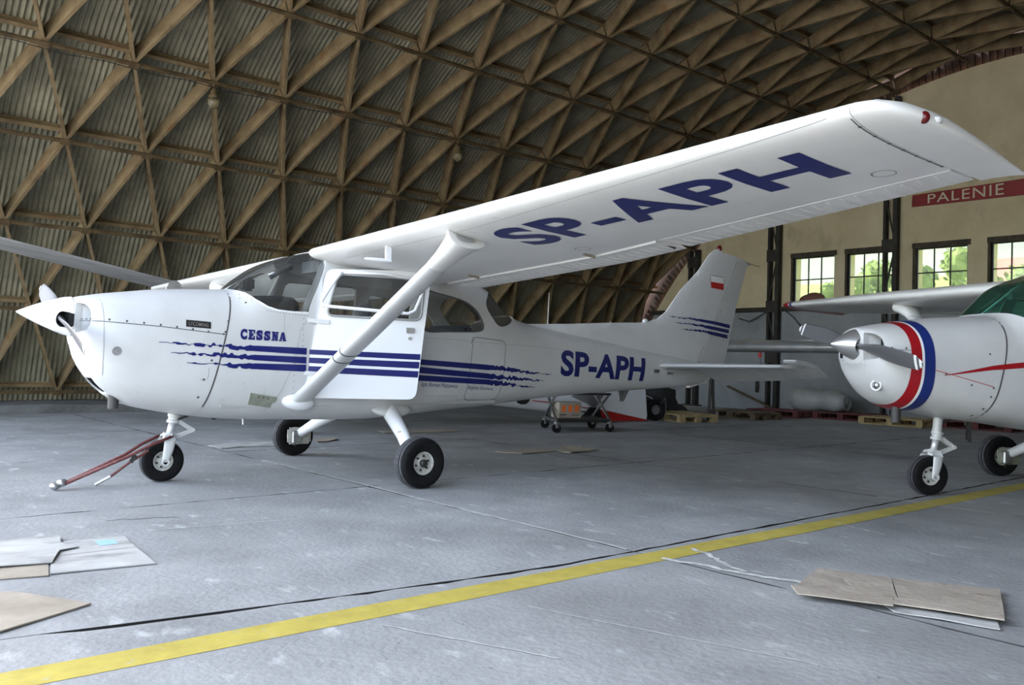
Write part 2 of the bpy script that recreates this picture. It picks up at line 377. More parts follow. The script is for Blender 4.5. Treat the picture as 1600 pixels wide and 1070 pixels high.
# ================================================================ THE HANGAR
# ---- floor: concrete slabs with recessed joints
bm = B(); box(bm, (S_OPEN, -12, -.3), (S_END+.35, 9.4, -.03), H)
floor = struct(put('floor', bm, M['dirt'], label='grey concrete hangar floor cast in large slabs'))
sx = [S_OPEN-.05] + [1.1+3.3*k for k in range(-1, 5)] + [S_END]
ly = [-12, -9.5, -6.75, -3.9, -1.07, 1.77, 4.6, 8.15]
for i in range(len(sx)-1):
    for j in range(len(ly)-1):
        bm = B(); g = .008; up = random.uniform(-.0006, .0006)
        x0, x1, y0, y1 = sx[i]+g, sx[i+1]-g, ly[j]+g*(1.5 if j == 3 else 1), ly[j+1]-g*(1.5 if j == 2 else 1)
        def edge(a, b, n):
            return [(a[0]+(b[0]-a[0])*k/n+random.uniform(-.008, .008), a[1]+(b[1]-a[1])*k/n+random.uniform(-.009, .009)) for k in range(n)]
        lp = edge((x0, y0), (x1, y0), 26)+edge((x1, y0), (x1, y1), 20)+edge((x1, y1), (x0, y1), 26)+edge((x0, y1), (x0, y0), 20)
        lp = [(u, v+.36*max(0, min(1, (.6-u)/2.5))**1.3*max(0, 1-abs(v+3.9)/.3)) for u, v in lp]
        vt = [bm.verts.new(H(u, v, up)) for u, v in lp]; vb = [bm.verts.new(H(u, v, -.05)) for u, v in lp]
        bm.faces.new(vt)
        for k in range(len(vt)): bm.faces.new((vt[k], vb[k], vb[(k+1) % len(vt)], vt[(k+1) % len(vt)])).material_index = 1
        put('slab', bm, M['concrete'], floor).data.materials.append(M['dirt'])
fl = lambda u, v: H(u, v, .0018)
bm = B(); pts = [(S_OPEN+.2, -3.98)]+[(-4+k*.4, -4.02-.018*(k*.4-3)+random.uniform(-.006, .006)) for k in range(0, 30)]
strip_on(bm, [p for p in pts if p[0] > S_OPEN+.1], .175, fl, .1); put('yellow_line', bm, M['yellow'], floor, flip=False)
def wander(p, q, n, amp):
    p, q = Vector(p), Vector(q); d = (q-p).normalized(); o = Vector((-d.y, d.x)); out = []; w = 0
    for k in range(n+1):
        w = w*.8+random.uniform(-amp, amp); out.append(tuple(p.lerp(q, k/n)+o*w*(1 if 0 < k < n else 0)))
    return out
for p, q, w in (((1.10, .9), (1.10, -3.85), .022), ((1.10, -4.1), (1.30, -5.0), .04), ((2.77, -2.5), (2.95, -3.85), .010), ((2.95, -4.1), (2.83, -4.5), .012), ((4.38, -3.7), (4.36, -5.2), .02),
                ((1.45, -4.05), (1.2, -4.55), .03), ((2.2, .35), (3.6, -.9), .010), ((3.2, .6), (5.2, -.6), .008), ((-.1, -4.35), (.25, -5.5), .007), ((-.75, -4.2), (-.45, -4.9), .008), ((-.9, -1.9), (.1, -2.05), .007)):
    zc_ = .0026+.0004*len(floor.children) % .0016; bm = B(); strip_on(bm, wander(p, q, 24, w*.5), w, lambda u, v: H(u, v, zc_), .08); put('lime_crack', bm, M['crack'], floor, flip=False)
for p, q, w in (((-1.0, -1.45), (-.6, -1.6), .010),):
    bm = B(); strip_on(bm, wander(p, q, 18, .02), w, fl, .08); put('dark_crack', bm, M['dirt'], floor, flip=False)
# ---- low concrete curbs the vault stands on
for nm, l0, l1 in (('trim_1', 8.15, 9.75), ('trim_2', -11.68, -10.4)):
    bm = B(); box(bm, (S_OPEN if l0 > 0 else S_SIDE, l0, -.1), (S_END, l1, .14), H)
    bmesh.ops.subdivide_edges(bm, edges=bm.edges[:], cuts=24, use_grid_fill=True)
    for v in bm.verts: v.co += Vector((0, 0, noise.noise(v.co*1.5)*.02)) if v.co.z > .1 else Vector()
    struct(put(nm, bm, M['curb'], label='low concrete curb along the foot of the vaulted roof' if nm == 'trim_1' else 'low concrete curb on the camera side of the hangar'))
# ---- corrugated vault
RO = V_R+V_D+.03
def vault(s, r, th): return H(s, V_L+r*math.cos(th), V_Z+r*math.sin(th))
TH0, TH1 = .335, PI-.335
me = bpy.data.meshes.new('ceiling'); P = []; F = []
pitch = .0767; ns = int((S_END-S_OPEN)/pitch*6); nth = 44
for i in range(ns+1):
    s = S_OPEN+i*(S_END-S_OPEN)/ns; rr = RO+.021*math.cos(2*PI*i/6)
    for k in range(nth+1): P.append(vault(s, rr, TH0+(TH1-TH0)*k/nth))
for i in range(ns):
    for k in range(nth):
        if TH0+(TH1-TH0)*k/nth > T_SIDE and S_OPEN+i*(S_END-S_OPEN)/ns < S_SIDE: continue
        a = i*(nth+1)+k; F.append((a, a+1, a+nth+2, a+nth+1))
me.from_pydata(P, [], F)
ceiling = struct(putm('ceiling', me, M['tin'], smooth='all', label='vaulted roof of corrugated sheet on a steel lattice'))
# lamellas: one mesh per direction, turned about the vault axis and shared
VF = Matrix.Translation(H(0, V_L, V_Z)) @ Matrix(((AX.x, LA.x, 0, 0), (AX.y, LA.y, 0, 0), (0, 0, 1, 0), (0, 0, 0, 1)))
def lamella_bm(sg, bm=None, xf=None):
    bm = bm or B(); xf = xf or Matrix.Identity(4)
    d = Vector((sg*V_A/2, V_R*(math.cos(V_DT)-1), V_R*math.sin(V_DT)))
    def pt(t, r, o):
        th = V_DT*t
        base = Vector((sg*V_A/2*t, V_R, 0)); base = Vector((base.x, V_R+(V_R*math.cos(V_DT)-V_R)*t, V_R*math.sin(V_DT)*t))
        rad = Vector((0, math.cos(th), math.sin(th))); side = Vector((V_R*math.sin(V_DT), 0, -sg*V_A/2)).normalized()
        return xf @ (base+rad*r+side*o)
    for r0, r1, o0, o1 in ((0, V_L2, -.006, .006), (-.004, .004, -.016, .030), (.045, .052, .0, .012), (V_L2-.008, V_L2, -.016, .030)):
        t0, t1 = .012, .988
        quadbox(bm, [pt(t0, r0, o0), pt(t1, r0, o0), pt(t1, r0, o1), pt(t0, r0, o1), pt(t0, r1, o0), pt(t1, r1, o0), pt(t1, r1, o1), pt(t0, r1, o1)])
    return bm
lm = {}
for sg in (1, -1):
    bm = lamella_bm(sg); bmesh.ops.recalc_face_normals(bm, faces=bm.faces[:])
    lm[sg] = bpy.data.meshes.new('lamella'); bm.to_mesh(lm[sg]); bm.free(); lm[sg].materials.append(M['lamella'])
rest = B(); nl = 0
JMAX = (S_END-.1-V_S0)/V_A; JMIN = (S_OPEN-V_S0)/V_A
for row in range(-1, 18):
    off = .5 if row % 2 else 0
    k = math.ceil(JMIN-off)
    while k+off <= JMAX:
        j = k+off
        for sg in (1, -1):
            if JMIN <= j+sg*.5 <= JMAX and (row >= 0 or False):
                xf = VF @ Matrix.Translation((V_S0+V_A*j, 0, 0)) @ Matrix.Rotation(V_T0+V_DT*row, 4, 'X')
                if row <= 8 and (j >= -1.2+.0*row):
                    o = bpy.data.objects.new('lamella', lm[sg]); C.objects.link(o); o.parent = ceiling; o.matrix_world = xf; nl += 1
                elif V_S0+V_A*j > S_SIDE or V_T0+V_DT*row < T_SIDE: lamella_bm(sg, rest, xf)
        k += 1
put('lamella', rest, M['lamella'], ceiling, kind='stuff')
print('lamellas', nl)
for row in range(0, 18):
    th = V_T0+V_DT*row
    bm = B(); u = Vector(vault(0, 1, th)-vault(0, 0, th))
    s0_ = S_SIDE if th > T_SIDE else S_OPEN+.05; p = lambda r: (vault(s0_, r, th), vault(S_END-.05, r, th))
    bar(bm, *p(V_R-.02), .045, .05, u); put('tie_bar', bm, M['rust'], ceiling)
    bm = B(); bar(bm, *p(RO-.032), .05, .012, u); bar(bm, *p(RO-.085), .012, .10, u); bar(bm, *p(RO-.14), .06, .012, u)
    put('purlin', bm, M['lamella'], ceiling)
    bm = B(); off = .5 if row % 2 else 0; j = math.ceil(JMIN-off)+off
    while j <= JMAX:                                # gusset plates at the nodes
        s = V_S0+V_A*j
        if s > s0_: bar(bm, vault(s-.07, V_R-.05, th), vault(s+.07, V_R-.05, th), .09, .012, u)
        j += 1
    put('gusset', bm, M['rust'], ceiling, kind='stuff')
bm = B(); th = V_T0+V_DT*4
tube(bm, [vault(-3.8+k*.57, V_R-.10-.015*math.sin(k*PI), th) + Vector((0, 0, -.035*abs(math.sin(k*PI/2)))) for k in range(0, 34)], .006, 6)
put('cable', bm, M['darkmetal'], ceiling)
# ---- end wall with windows
RW = V_R-.06
def warch(r, a, b, n): return [(V_L+r*math.cos(a+(b-a)*k/n), V_Z+r*math.sin(a+(b-a)*k/n)) for k in range(n+1)]
zb = 2.37; ta = math.asin((zb-V_Z)/RW); tf = math.asin((0-V_Z)/RW)
WIN = [(3.77, 2.75), (2.44, 1.42), (.95, -.08), (-.51, -1.54)]
WZ0, WZ1 = 2.52, 3.64
fw = lambda u, v: H(S_END, u, v)
def winloop(a, b): return [(b, WZ0), (a, WZ0), (a, WZ1), (b, WZ1)]
bm = slab2d([warch(RW, ta, PI-ta, 60)]+[winloop(a, b) for a, b in WIN], fw, AX*.34)
wall = struct(put('wall_right', bm, M['plaster'], label='cream plastered end wall under the arch of the roof'))
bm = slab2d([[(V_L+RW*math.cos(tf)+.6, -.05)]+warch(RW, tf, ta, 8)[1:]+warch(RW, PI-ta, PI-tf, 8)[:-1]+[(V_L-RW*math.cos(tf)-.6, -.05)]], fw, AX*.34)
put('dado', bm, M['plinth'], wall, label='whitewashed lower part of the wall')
bm = B()
n = 190
for k in range(n):
    a = .36+(PI-.72)*(k+.06)/n; b = .36+(PI-.72)*(k+.94)/n
    quadbox(bm, [vault(S_END+.05+random.uniform(-.01, .02), RW+.01, a), vault(S_END+.05, RW+.01, b), vault(S_END+.3, RW+.01, b), vault(S_END+.3, RW+.01, a),
                 vault(S_END+.05+random.uniform(-.01, .02), RW+.30, a), vault(S_END+.05, RW+.30, b), vault(S_END+.3, RW+.30, b), vault(S_END+.3, RW+.30, a)])
put('brick', bm, M['brick'], wall, kind='stuff')
bm = B()
for k in range(60):
    a = .345+(PI-.69)*k/60; b = .345+(PI-.69)*(k+1)/60
    quadbox(bm, [vault(S_END+.1, RW, a), vault(S_END+.1, RW, b), vault(S_END+.34, RW, b), vault(S_END+.34, RW, a), vault(S_END+.1, RO+.1, a), vault(S_END+.1, RO+.1, b), vault(S_END+.34, RO+.1, b), vault(S_END+.34, RO+.1, a)])
put('arch_rim', bm, M['brick'], wall)
for i, (a, b) in enumerate(WIN):
    bm = B()
    for l0, l1, z0, z1 in ((a, a-.03, WZ0, WZ1-.05), (b+.03, b, WZ0, WZ1-.05), (a, b, WZ0, WZ0+.03), (a, b, WZ1-.08, WZ1-.05)):
        box(bm, (S_END+.06, l1, z0), (S_END+.10, l0, z1), H)
    w = struct(put('window_%d' % (i+1), bm, M['wframe'], label=['steel window of six panes, first from the left on the end wall', 'steel window of six panes, second from the left, its edge behind the steel post', 'steel window of six panes just below the red sign', 'steel window of six panes with a pink roof outside, at the right edge'][i]))
    bm = B(); box(bm, (S_END-.03, b-.06, WZ1-.06), (S_END+.2, a+.06, WZ1+.05), H); put('lintel', bm, M['sill'], w)
    bm = B(); box(bm, (S_END-.02, a-.0, WZ0-.02), (S_END+.12, a+.05, WZ1), H); put('jamb', bm, M['sill'], w)
    g = 1/3; tw = (a-b-.06)
    for k in (1, 2):
        l = a-.03-tw*k/3; bm = B(); box(bm, (S_END+.065, l-.011, WZ0+.03), (S_END+.095, l+.011, WZ1-.08), H); put('glazing_bar', bm, M['wframe'], w)
    zm = WZ0+.55
    bm = B(); box(bm, (S_END+.064, b+.03, zm-.012), (S_END+.096, a-.03, zm+.012), H); put('glazing_bar', bm, M['wframe'], w)
    for k in range(3):
        for z0, z1 in ((WZ0+.03, zm-.012), (zm+.012, WZ1-.08)):
            l1 = a-.03-tw*k/3; l0 = l1-tw/3
            bm = B(); box(bm, (S_END+.078, l0+.008, z0), (S_END+.082, l1-.008, z1), H); put('pane', bm, M['pane'], w)
# ---- steel posts and rail on the end wall
for l in (6.52, 4.2, 1.42, -1.42, -4.2, -6.8):
    ztop = V_Z+math.sqrt(RW**2-(l-V_L)**2)-.05
    bm = B(); s0 = S_END-.17; s1 = S_END-.03
    box(bm, (s0, l+.09, 0), (s1, l+.15, ztop), H)
    p = put('post', bm, M['post'], wall)
    bm = B(); box(bm, (s0, l-.15, 0), (s1, l-.055, ztop), H); put('flange', bm, M['post'], p)
    bm = B(); box(bm, (s0-.1, l-.25, 0), (s1+.02, l+.25, .03), H); put('base_plate', bm, M['post'], p)
    z = 1.12; sgn = 1
    while z < ztop-.4:
        bm = B(); box(bm, (s0-.015, l-.165, z), (s0, l+.165, z+.28), H); put('batten', bm, M['post'], p)
        bm = B(); bar(bm, H(s0-.005, l-.10*sgn, z+.28), H(s0-.005, l+.10*sgn, z+1.2), .04, .012, AX); put('lacing', bm, M['post'], p)
        z += 1.2; sgn = -sgn
bm = B(); box(bm, (S_END-.09, -9.4, 2.35), (S_END+.01, 7.9, 2.44), H); box(bm, (S_END-.12, -9.4, 2.43), (S_END+.01, 7.9, 2.45), H)
put('wall_rail', bm, M['post'], wall)
bm = B(); tube(bm, [H(S_END-.1, 5.15, 2.2), H(S_END-.1, 4.85, 2.12), H(S_END-.1, 4.3, 2.38)], .012, 6); put('brace_rod', bm, M['post'], wall)
bm = B(); tube(bm, [H(S_END-.06, 4.0, 2.42), H(S_END-.06, 3.7, 2.2), H(S_END-.06, 3.3, 1.75)], .012, 6); put('brace_rod', bm, M['post'], wall)
bm = B(); box(bm, (S_END-.1, 4.6, .42), (S_END-.06, 4.66, .9), H); put('brace_rod', bm, M['post'], wall)
# ---- red sign board
sg = thing('sign_board', 'long dark red sign board with cream capital letters high on the end wall', 'sign', H(S_END, 0, 4.55))
def loc(o, p): return Vector(p)-o.location
bm = slab2d([[(1.03, 4.455), (-1.75, 4.44), (-1.75, 4.77), (1.02, 4.70)]], lambda u, v: H(S_END-.005, u, v)-sg.location, -AX*.03); put('board', bm, M['signred'], sg)
text_on('letters', 'PALENIE', [(.70, 4.495), (-.74, 4.495), (-.74, 4.715), (.70, 4.675)], lambda u, v: H(S_END-.04, u, v)-sg.location, M['signtext'], sg, .0, 1.12, 0, (.2, .5))
# ---- lamps hung from the lattice
for j, lab in ((2, 'hanging lamp with a glass globe, nearer the nose of the white plane'), (6, 'hanging lamp with a glass globe just above the wing of the white plane')):
    p = vault(V_S0+V_A*j, V_R-.05, th)
    t = thing('hanging_lamp', lab, 'lamp', p-Vector((0, 0, .38)), 'lamps hung from the roof lattice')
    bm = B(); lathe(bm, [(.38, .012), (.30, .012), (.295, .03), (.27, .045), (.22, .05), (.2, .075), (.165, .08)], (0, 0, 0), (0, 0, 1), 16); put('socket', bm, M['rust'], t, 30)
    bm = B(); lathe(bm, [(.165, .072), (.12, .082), (.07, .078), (.03, .055), (.01, .03), (0, .004)], (0, 0, 0), (0, 0, 1), 16); put('globe', bm, M['lampglass'], t, 'all')

# ================================================================ OUTSIDE
bm = B()
box(bm, (-60, -60, -.4), (S_OPEN, 60, -.04), H); box(bm, (S_OPEN, -60, -.4), (S_END, -12, -.04), H)
struct(put('ground', bm, M['apron'], label='sunlit concrete apron in front of the open hangar'))
me = bpy.data.meshes.new('meadow'); P = []; F = []
gs = [S_END+.4+k for k in (0, 4, 8, 12, 18, 25, 35, 45, 55, 65, 80, 95, 110, 130, 160, 200, 260, 330, 420, 520)]; gl = [-160+k*14 for k in range(58)]
def hill(s, l):
    d = s-S_END; z = -.1
    if d > 18: z += (d-18)*.168
    if d > 110: z += (d-110)*.16
    return z+noise.noise(Vector((s*.02, l*.02, 0)))*min(d*.012, 3)
for s in gs:
    for l in gl: P.append(H(s, l, hill(s, l)))
n = len(gl)
for i in range(len(gs)-1):
    for k in range(n-1): F.append((i*n+k, (i+1)*n+k, (i+1)*n+k+1, i*n+k+1))
me.from_pydata(P, [], F); me.materials.append(M['meadow']); me.materials.append(M['forest'])
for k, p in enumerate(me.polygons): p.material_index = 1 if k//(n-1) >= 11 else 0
mead = struct(putm('meadow', me, None, smooth='all', label='bright meadow rising to a wooded hill behind the end wall'))
def leafy(bm, c, r, seed, n=150):
    rnd = random.Random(seed)
    for k in range(n):
        d = Vector((rnd.gauss(0, 1), rnd.gauss(0, 1), rnd.gauss(0, 1))).normalized(); q = Vector(c)+Vector((d.x*r, d.y*r, d.z*r*1.1))*rnd.uniform(.45, 1)
        a = Vector((rnd.gauss(0, 1), rnd.gauss(0, 1), rnd.gauss(0, 1))).normalized(); b2 = a.orthogonal(); sz = r*rnd.uniform(.12, .24)
        vs = [bm.verts.new(q+a*sz*x+b2*sz*y) for x, y in ((-1, -.5), (0, -.8), (1, 0), (0, .8), (-1, .5))]; bm.faces.new(vs)
for i, (s, l, r, hh, lab) in enumerate(((44, 21.0, 0.66, 2.82, 'small pale bush outside, lower left in the first window'), (55, 24.7, 0.80, 3.10, 'small pale bush outside, at the right edge of the first window'),
        (46, 18.1, 0.99, 3.58, 'pale green tree outside, left in the second window'), (56, 21.7, 1.26, 3.88, 'pale green tree outside, right in the second window beside the post'),
        (44, 13.6, 1.11, 4.02, 'leafy tree outside, left in the window below the red sign'), (56, 16.0, 1.44, 4.38, 'leafy tree outside, right in the window below the red sign'), (45, 10.9, 0.98, 3.60, 'leafy tree outside, left in the rightmost window'), (57, 12.9, 1.10, 3.06, 'leafy tree outside, below the pink roof in the rightmost window'))):
    p = H(s, l, hill(s, l)); t = thing('tree', lab, 'tree', p, 'trees outside the windows')
    bm = B(); sph(bm, (0, 0, hh), r*.8, n=12)
    for v in bm.verts: v.co += v.co.normalized()*noise.noise(v.co*.9+Vector((i, 0, 0)))*r*.3
    leafy(bm, (0, 0, hh), r, i); put('crown', bm, M['leaf'], t, flip=False)
    bm = B(); tube(bm, [(0, 0, -.3), (0, 0, hh)], [.16, .10], 8); put('trunk', bm, M['bark'], t)
hs = H(72, 16.6, hill(72, 17)-.4); t = thing('house', 'house with a pink roof seen through the rightmost window', 'house', hs)
bm = B(); box(bm, (-3, -3, -1), (3, 3, 2.4)); put('walls', bm, M['housewall'], t)
bm = B(); rings(bm, [[(-3.4, y, 2.3), (3.4, y, 2.3), (0, y, 4.6)] for y in (-3.4, 3.4)]); put('roof', bm, M['rooftile'], t)

# ================================================================ AIRCRAFT SURFACES
# fuselage stations: x, top, bottom, widest height, half width, roundness above and below
SEC = [(-.86, 1.445, 1.06, 1.29, .24, 2.2, 2.2), (-.83, 1.455, .96, 1.27, .32, 2.2, 2.2), (-.78, 1.465, .87, 1.24, .37, 2.3, 2.2), (-.68, 1.485, .745, 1.19, .42, 2.4, 2.3),
 (-.5, 1.512, .63, 1.13, .465, 2.5, 2.4), (-.27, 1.545, .575, 1.09, .50, 2.6, 2.6), (0, 1.565, .53, 1.06, .525, 2.8, 2.8), (.25, 1.583, .505, 1.05, .54, 3.0, 3.0),
 (.44, 1.72, .495, 1.05, .545, 3.6, 3.2), (.6, 1.83, .49, 1.05, .55, 4.2, 3.2), (.78, 1.905, .487, 1.05, .55, 4.8, 3.2), (1.0, 1.965, .482, 1.05, .55, 5, 3.2),
 (1.45, 1.985, .475, 1.05, .55, 5, 3.2), (1.98, 1.93, .51, 1.05, .535, 5, 3.2), (2.4, 1.86, .545, 1.06, .49, 5, 3.1), (2.65, 1.815, .56, 1.05, .455, 4.6, 3.0), (2.83, 1.755, .57, 1.05, .43, 4.2, 3.0), (3.01, 1.615, .585, 1.04, .405, 3.6, 3.0),
 (3.26, 1.485, .61, 1.03, .375, 3.1, 2.9), (3.5, 1.435, .632, 1.02, .345, 2.9, 2.8), (3.97, 1.372, .668, 1.0, .295, 2.8, 2.7), (4.65, 1.285, .71, .98, .225, 2.7, 2.6), (5.28, 1.205, .737, .965, .165, 2.6, 2.5),
 (6.0, 1.13, .776, .955, .10, 2.5, 2.5), (6.3, 1.10, .80, .955, .07, 2.5, 2.5), (6.52, 1.06, .86, .96, .035, 2.5, 2.5)]
SX = [s[0] for s in SEC]
def lerp_tab(t, x):
    if x <= t[0][0]: return t[0][1]
    for (a, va), (b, vb) in zip(t, t[1:]):
        if x <= b: return va+(vb-va)*(x-a)/(b-a)
    return t[-1][1]
def sec(x, v=1):
    if x <= SX[0]: o = list(SEC[0][1:])
    elif x >= SX[-1]: o = list(SEC[-1][1:])
    else:
        i = bisect.bisect(SX, x)-1; h = SX[i+1]-SX[i]; t = (x-SX[i])/h; o = []
        for k in range(1, 7):
            def m(j):
                if j <= 0 or j >= len(SX)-1:
                    a, b = max(0, j-1), min(len(SX)-1, j+1); return (SEC[b][k]-SEC[a][k])/(SX[b]-SX[a])
                d0 = (SEC[j][k]-SEC[j-1][k])/(SX[j]-SX[j-1]); d1 = (SEC[j+1][k]-SEC[j][k])/(SX[j+1]-SX[j])
                return 0 if d0*d1 <= 0 else 2*d0*d1/(d0+d1)
            a, b = SEC[i][k], SEC[i+1][k]; ma, mb = m(i)*h, m(i+1)*h; t2, t3 = t*t, t*t*t
            o.append(a*(2*t3-3*t2+1)+ma*(t3-2*t2+t)+b*(3*t2-2*t3)+mb*(t3-t2))
    if v == 2:
        o[0] -= lerp_tab([(-.2, .05), (.25, .05), (.6, 0)], x)
        o[1] += lerp_tab([(-.8, .02), (-.42, .11), (.3, .12), (1.5, 0)], x)
        o[2] -= lerp_tab([(-.2, .03), (.25, .03), (.6, 0)], x)
    return o
def ysurf(x, z, v=1):
    zt, zb, zc, w, n1, n2 = sec(x, v)
    t = (z-zc)/(zt-zc) if z > zc else (zc-z)/(zc-zb); n = n1 if z > zc else n2
    return w*max(0, 1-min(abs(t), 1)**n)**(1/n)
def onside(sd=-1, off=.003, v=1): return lambda x, z: (x, sd*(ysurf(x, z, v)+off), z)
def ring(x, n, v=1, ins=0, sc=1, a0=0, a1=2*PI, closed=True):
    zt, zb, zc, w, n1, n2 = sec(x, v); out = []
    for k in range(n if closed else n+1):
        a = a0+(a1-a0)*k/n; c, s = math.cos(a), math.sin(a); m = n1 if s > 0 else n2; h = (zt-zc if s > 0 else zc-zb)-ins
        out.append((x, (w-ins)*sc*math.copysign(abs(c)**(2/m), c), zc+h*sc*math.copysign(abs(s)**(2/m), s)))
    return out
# wings: y, leading edge x z, trailing edge x z
WL1 = [(.40, .86, 1.92, 2.48, 1.718), (2.6, .87, 1.975, 2.45, 1.825), (5.3, 1.0, 2.11, 2.12, 1.99)]
WR1 = [(.40, .86, 1.895, 2.48, 1.70), (2.6, .88, 1.88, 2.45, 1.72), (5.3, 1.06, 1.915, 2.12, 1.80)]
W2 = [(.40, .80, 1.83, 2.48, 1.70), (2.6, .84, 1.885, 2.45, 1.76), (5.3, 1.08, 1.97, 2.12, 1.88)]
def wsec(y, T):
    y = abs(y); a, b = (T[0], T[1]) if y < 2.6 else (T[1], T[2]); t = (y-a[0])/(b[0]-a[0])
    return [a[k]+(b[k]-a[k])*t for k in range(1, 5)]
def naca(t, s, th=.12):
    m, p = .02, .4; yt = 5*th*(.2969*t**.5-.126*t-.3516*t*t+.2843*t**3-.1036*t**4)
    return (m/p**2*(2*p*t-t*t) if t < p else m/(1-p)**2*(1-2*p+2*p*t-t*t))+s*yt
def wpt(y, t, s, T, dz=0):
    xl, zl, xt, zt = wsec(y, T); c = xt-xl
    return Vector((xl+c*t, y, zl+(zt-zl)*t+c*naca(t, s)+dz))
def under(T, sd, off=.003):
    def f(x, y):
        xl, zl, xt, zt = wsec(y, T); t = min(max((x-xl)/(xt-xl), 0), 1)
        return (x, y, zl+(zt-zl)*t+(xt-xl)*naca(t, -1)-off)
    return f
FLX = [(1.466, 4.0), (1.515, 4.81), (1.533, 5.19), (1.554, 5.40), (1.60, 5.57), (1.69, 5.71), (1.968, 5.965), (2.241, 6.293), (2.466, 6.493), (2.529, 6.58), (2.56, 6.67)]
def fin_y(x, z):
    xl = lerp_tab(FLX, z) if z > 1.47 else 3.9
    xh = 6.27+(z-1.10)*.553; xt = 6.82+(z-1.066)*.372
    f = min(1, math.sqrt(max(0, x-xl)/.4)) if x > xl else 0
    r = max(0, (x-xh)/max(.05, xt-xh))
    return .006+.046*f*(1-.85*min(r, 1))
FIN = [(3.45, 1.40), (3.52, 1.442), (4.093, 1.468), (4.808, 1.515), (5.19, 1.533), (5.403, 1.554), (5.574, 1.601), (5.714, 1.69), (5.965, 1.968), (6.293, 2.241), (6.493, 2.466), (6.58, 2.529), (6.64, 2.552), (6.70, 2.545), (6.748, 2.508), (6.76, 2.46), (7.00, 2.43), (6.64, 1.77), (6.275, 1.10), (6.2, 1.02), (5.3, 1.1), (4.2, 1.27)]
RUD = [(6.775, 2.508), (7.0, 2.478), (7.32, 2.435), (7.33, 2.418), (7.32, 2.40), (7.246, 2.369), (7.039, 1.805), (6.924, 1.397), (6.825, 1.066), (6.73, .93), (6.60, .97), (6.30, 1.09), (6.652, 1.757), (7.015, 2.415), (6.78, 2.45)]
def foil_sheet(loop, parent, name, m, cell=.09):
    bm = region([loop], cell); bend(bm, lambda x, z: (x, -fin_y(x, z), z)); thicken(bm, lambda co: Vector((0, -2*co.y, 0)))
    return put(name, bm, m, parent, 35)
DOOR = rounded([(.112, 1.775), (.93, 1.80), (1.0, 1.70), (.90, .69), (-.045, .695), (-.02, .92), (.072, 1.45)], .075)
DWIN = rounded([(.215, 1.735), (.95, 1.73), (.925, 1.372), (.125, 1.385)], .06)
REARW = smoothloop([(1.93, 1.660), (2.10, 1.648), (2.26, 1.627), (2.43, 1.59), (2.56, 1.52), (2.64, 1.42), (2.655, 1.35), (2.60, 1.322), (2.45, 1.31), (2.2, 1.302), (1.94, 1.305), (1.92, 1.48)], 4)
SILL = [(.26, 1.57), (.317, 1.545), (.373, 1.493), (.461, 1.439), (.547, 1.414), (.667, 1.406), (.81, 1.408)]
def wheel(parent, c, r, w, hr, name='wheel', facing=-1, cap=True):
    """tyre with ribbed tread, hub with bolts; axle along y"""
    bm = B(); prof = []
    for k in range(15):
        a = -PI/2+PI*k/14; prof.append((w/2*math.sin(a)*1.0, r-.38*(r-hr)+(.38*(r-hr))*abs(math.cos(a))**.75))
    prof = [(-w*.40, hr), (-w*.47, hr+.02)]+[(a, b) for a, b in prof]+[(w*.47, hr+.02), (w*.40, hr)]
    lathe(bm, prof, c, (0, 1, 0), 48, False); 
    o = put(name, bm, M['rubber'], parent, 50)
    bm = B()
    for q in (-.22, 0, .22):
        lathe(bm, [(q*w-w*.085, r-.006), (q*w-w*.08, r+.001-abs(q)*.012), (q*w+w*.08, r+.001-abs(q)*.012), (q*w+w*.085, r-.006)], c, (0, 1, 0), 48, False)
    put('tread', bm, M['tread'], o)
    bm = B(); h = w*.40
    lathe(bm, [(-h, hr+.004), (-h*.9, hr-.012), (-h*.55, hr-.018), (-h*.5, hr*.45), (-h*.8, hr*.4), (-h*.85, hr*.15), (-h*.85, 0), (h*.85, 0), (h*.85, hr*.15), (h*.8, hr*.4), (h*.5, hr*.45), (h*.55, hr-.018), (h*.9, hr-.012), (h, hr+.004)], c, (0, 1, 0), 32, False)
    hub = put('hub', bm, M['hub'], o, 40)
    bm = B()
    for k in range(6):
        a = 2*PI*k/6+.3
        for sd in (-1, 1): lathe(bm, [(0, .009), (.014, .009)], Vector(c)+Vector((math.cos(a)*hr*.62, sd*h*.60-.007, math.sin(a)*hr*.62)), (0, 1, 0), 6)
    if cap:
        lathe(bm, [(0, hr*.36), (.02, hr*.34), (.03, hr*.2), (.031, 0)], Vector(c)+Vector((0, facing*h*.86, 0)), (0, facing, 0), 12)
    put('hub_bolt', bm, M['darkmetal'], o, kind='stuff')
    return o
def blade_bm(hub, ang, R=.96, tip=.11):
    bm = B(); rs = []
    d = Vector((0, math.cos(ang), math.sin(ang)))
    for k in range(15):
        f = k/14; r = .05+(R-.05)*f
        ch = lerp_tab([(0, .06), (.15, .085), (.4, .15), (.7, .14), (.92, .115), (.98, .08), (1, .03)], f); th = lerp_tab([(0, .05), (.15, .034), (.4, .018), (1, .006)], f)
        tw = math.radians(lerp_tab([(0, 60), (.2, 42), (.5, 26), (1, 14)], f))
        tang = d.cross(Vector((1, 0, 0))).normalized(); cd = (tang*math.cos(tw)-Vector((1, 0, 0))*math.sin(tw)); nd = d.cross(cd)
        base = Vector(hub)+d*r
        rs.append([base+cd*ch/2*math.cos(2*PI*q/14)+nd*th/2*math.sin(2*PI*q/14)*(1.15 if q < 7 else .6) for q in range(14)])
    rings(bm, rs); return bm
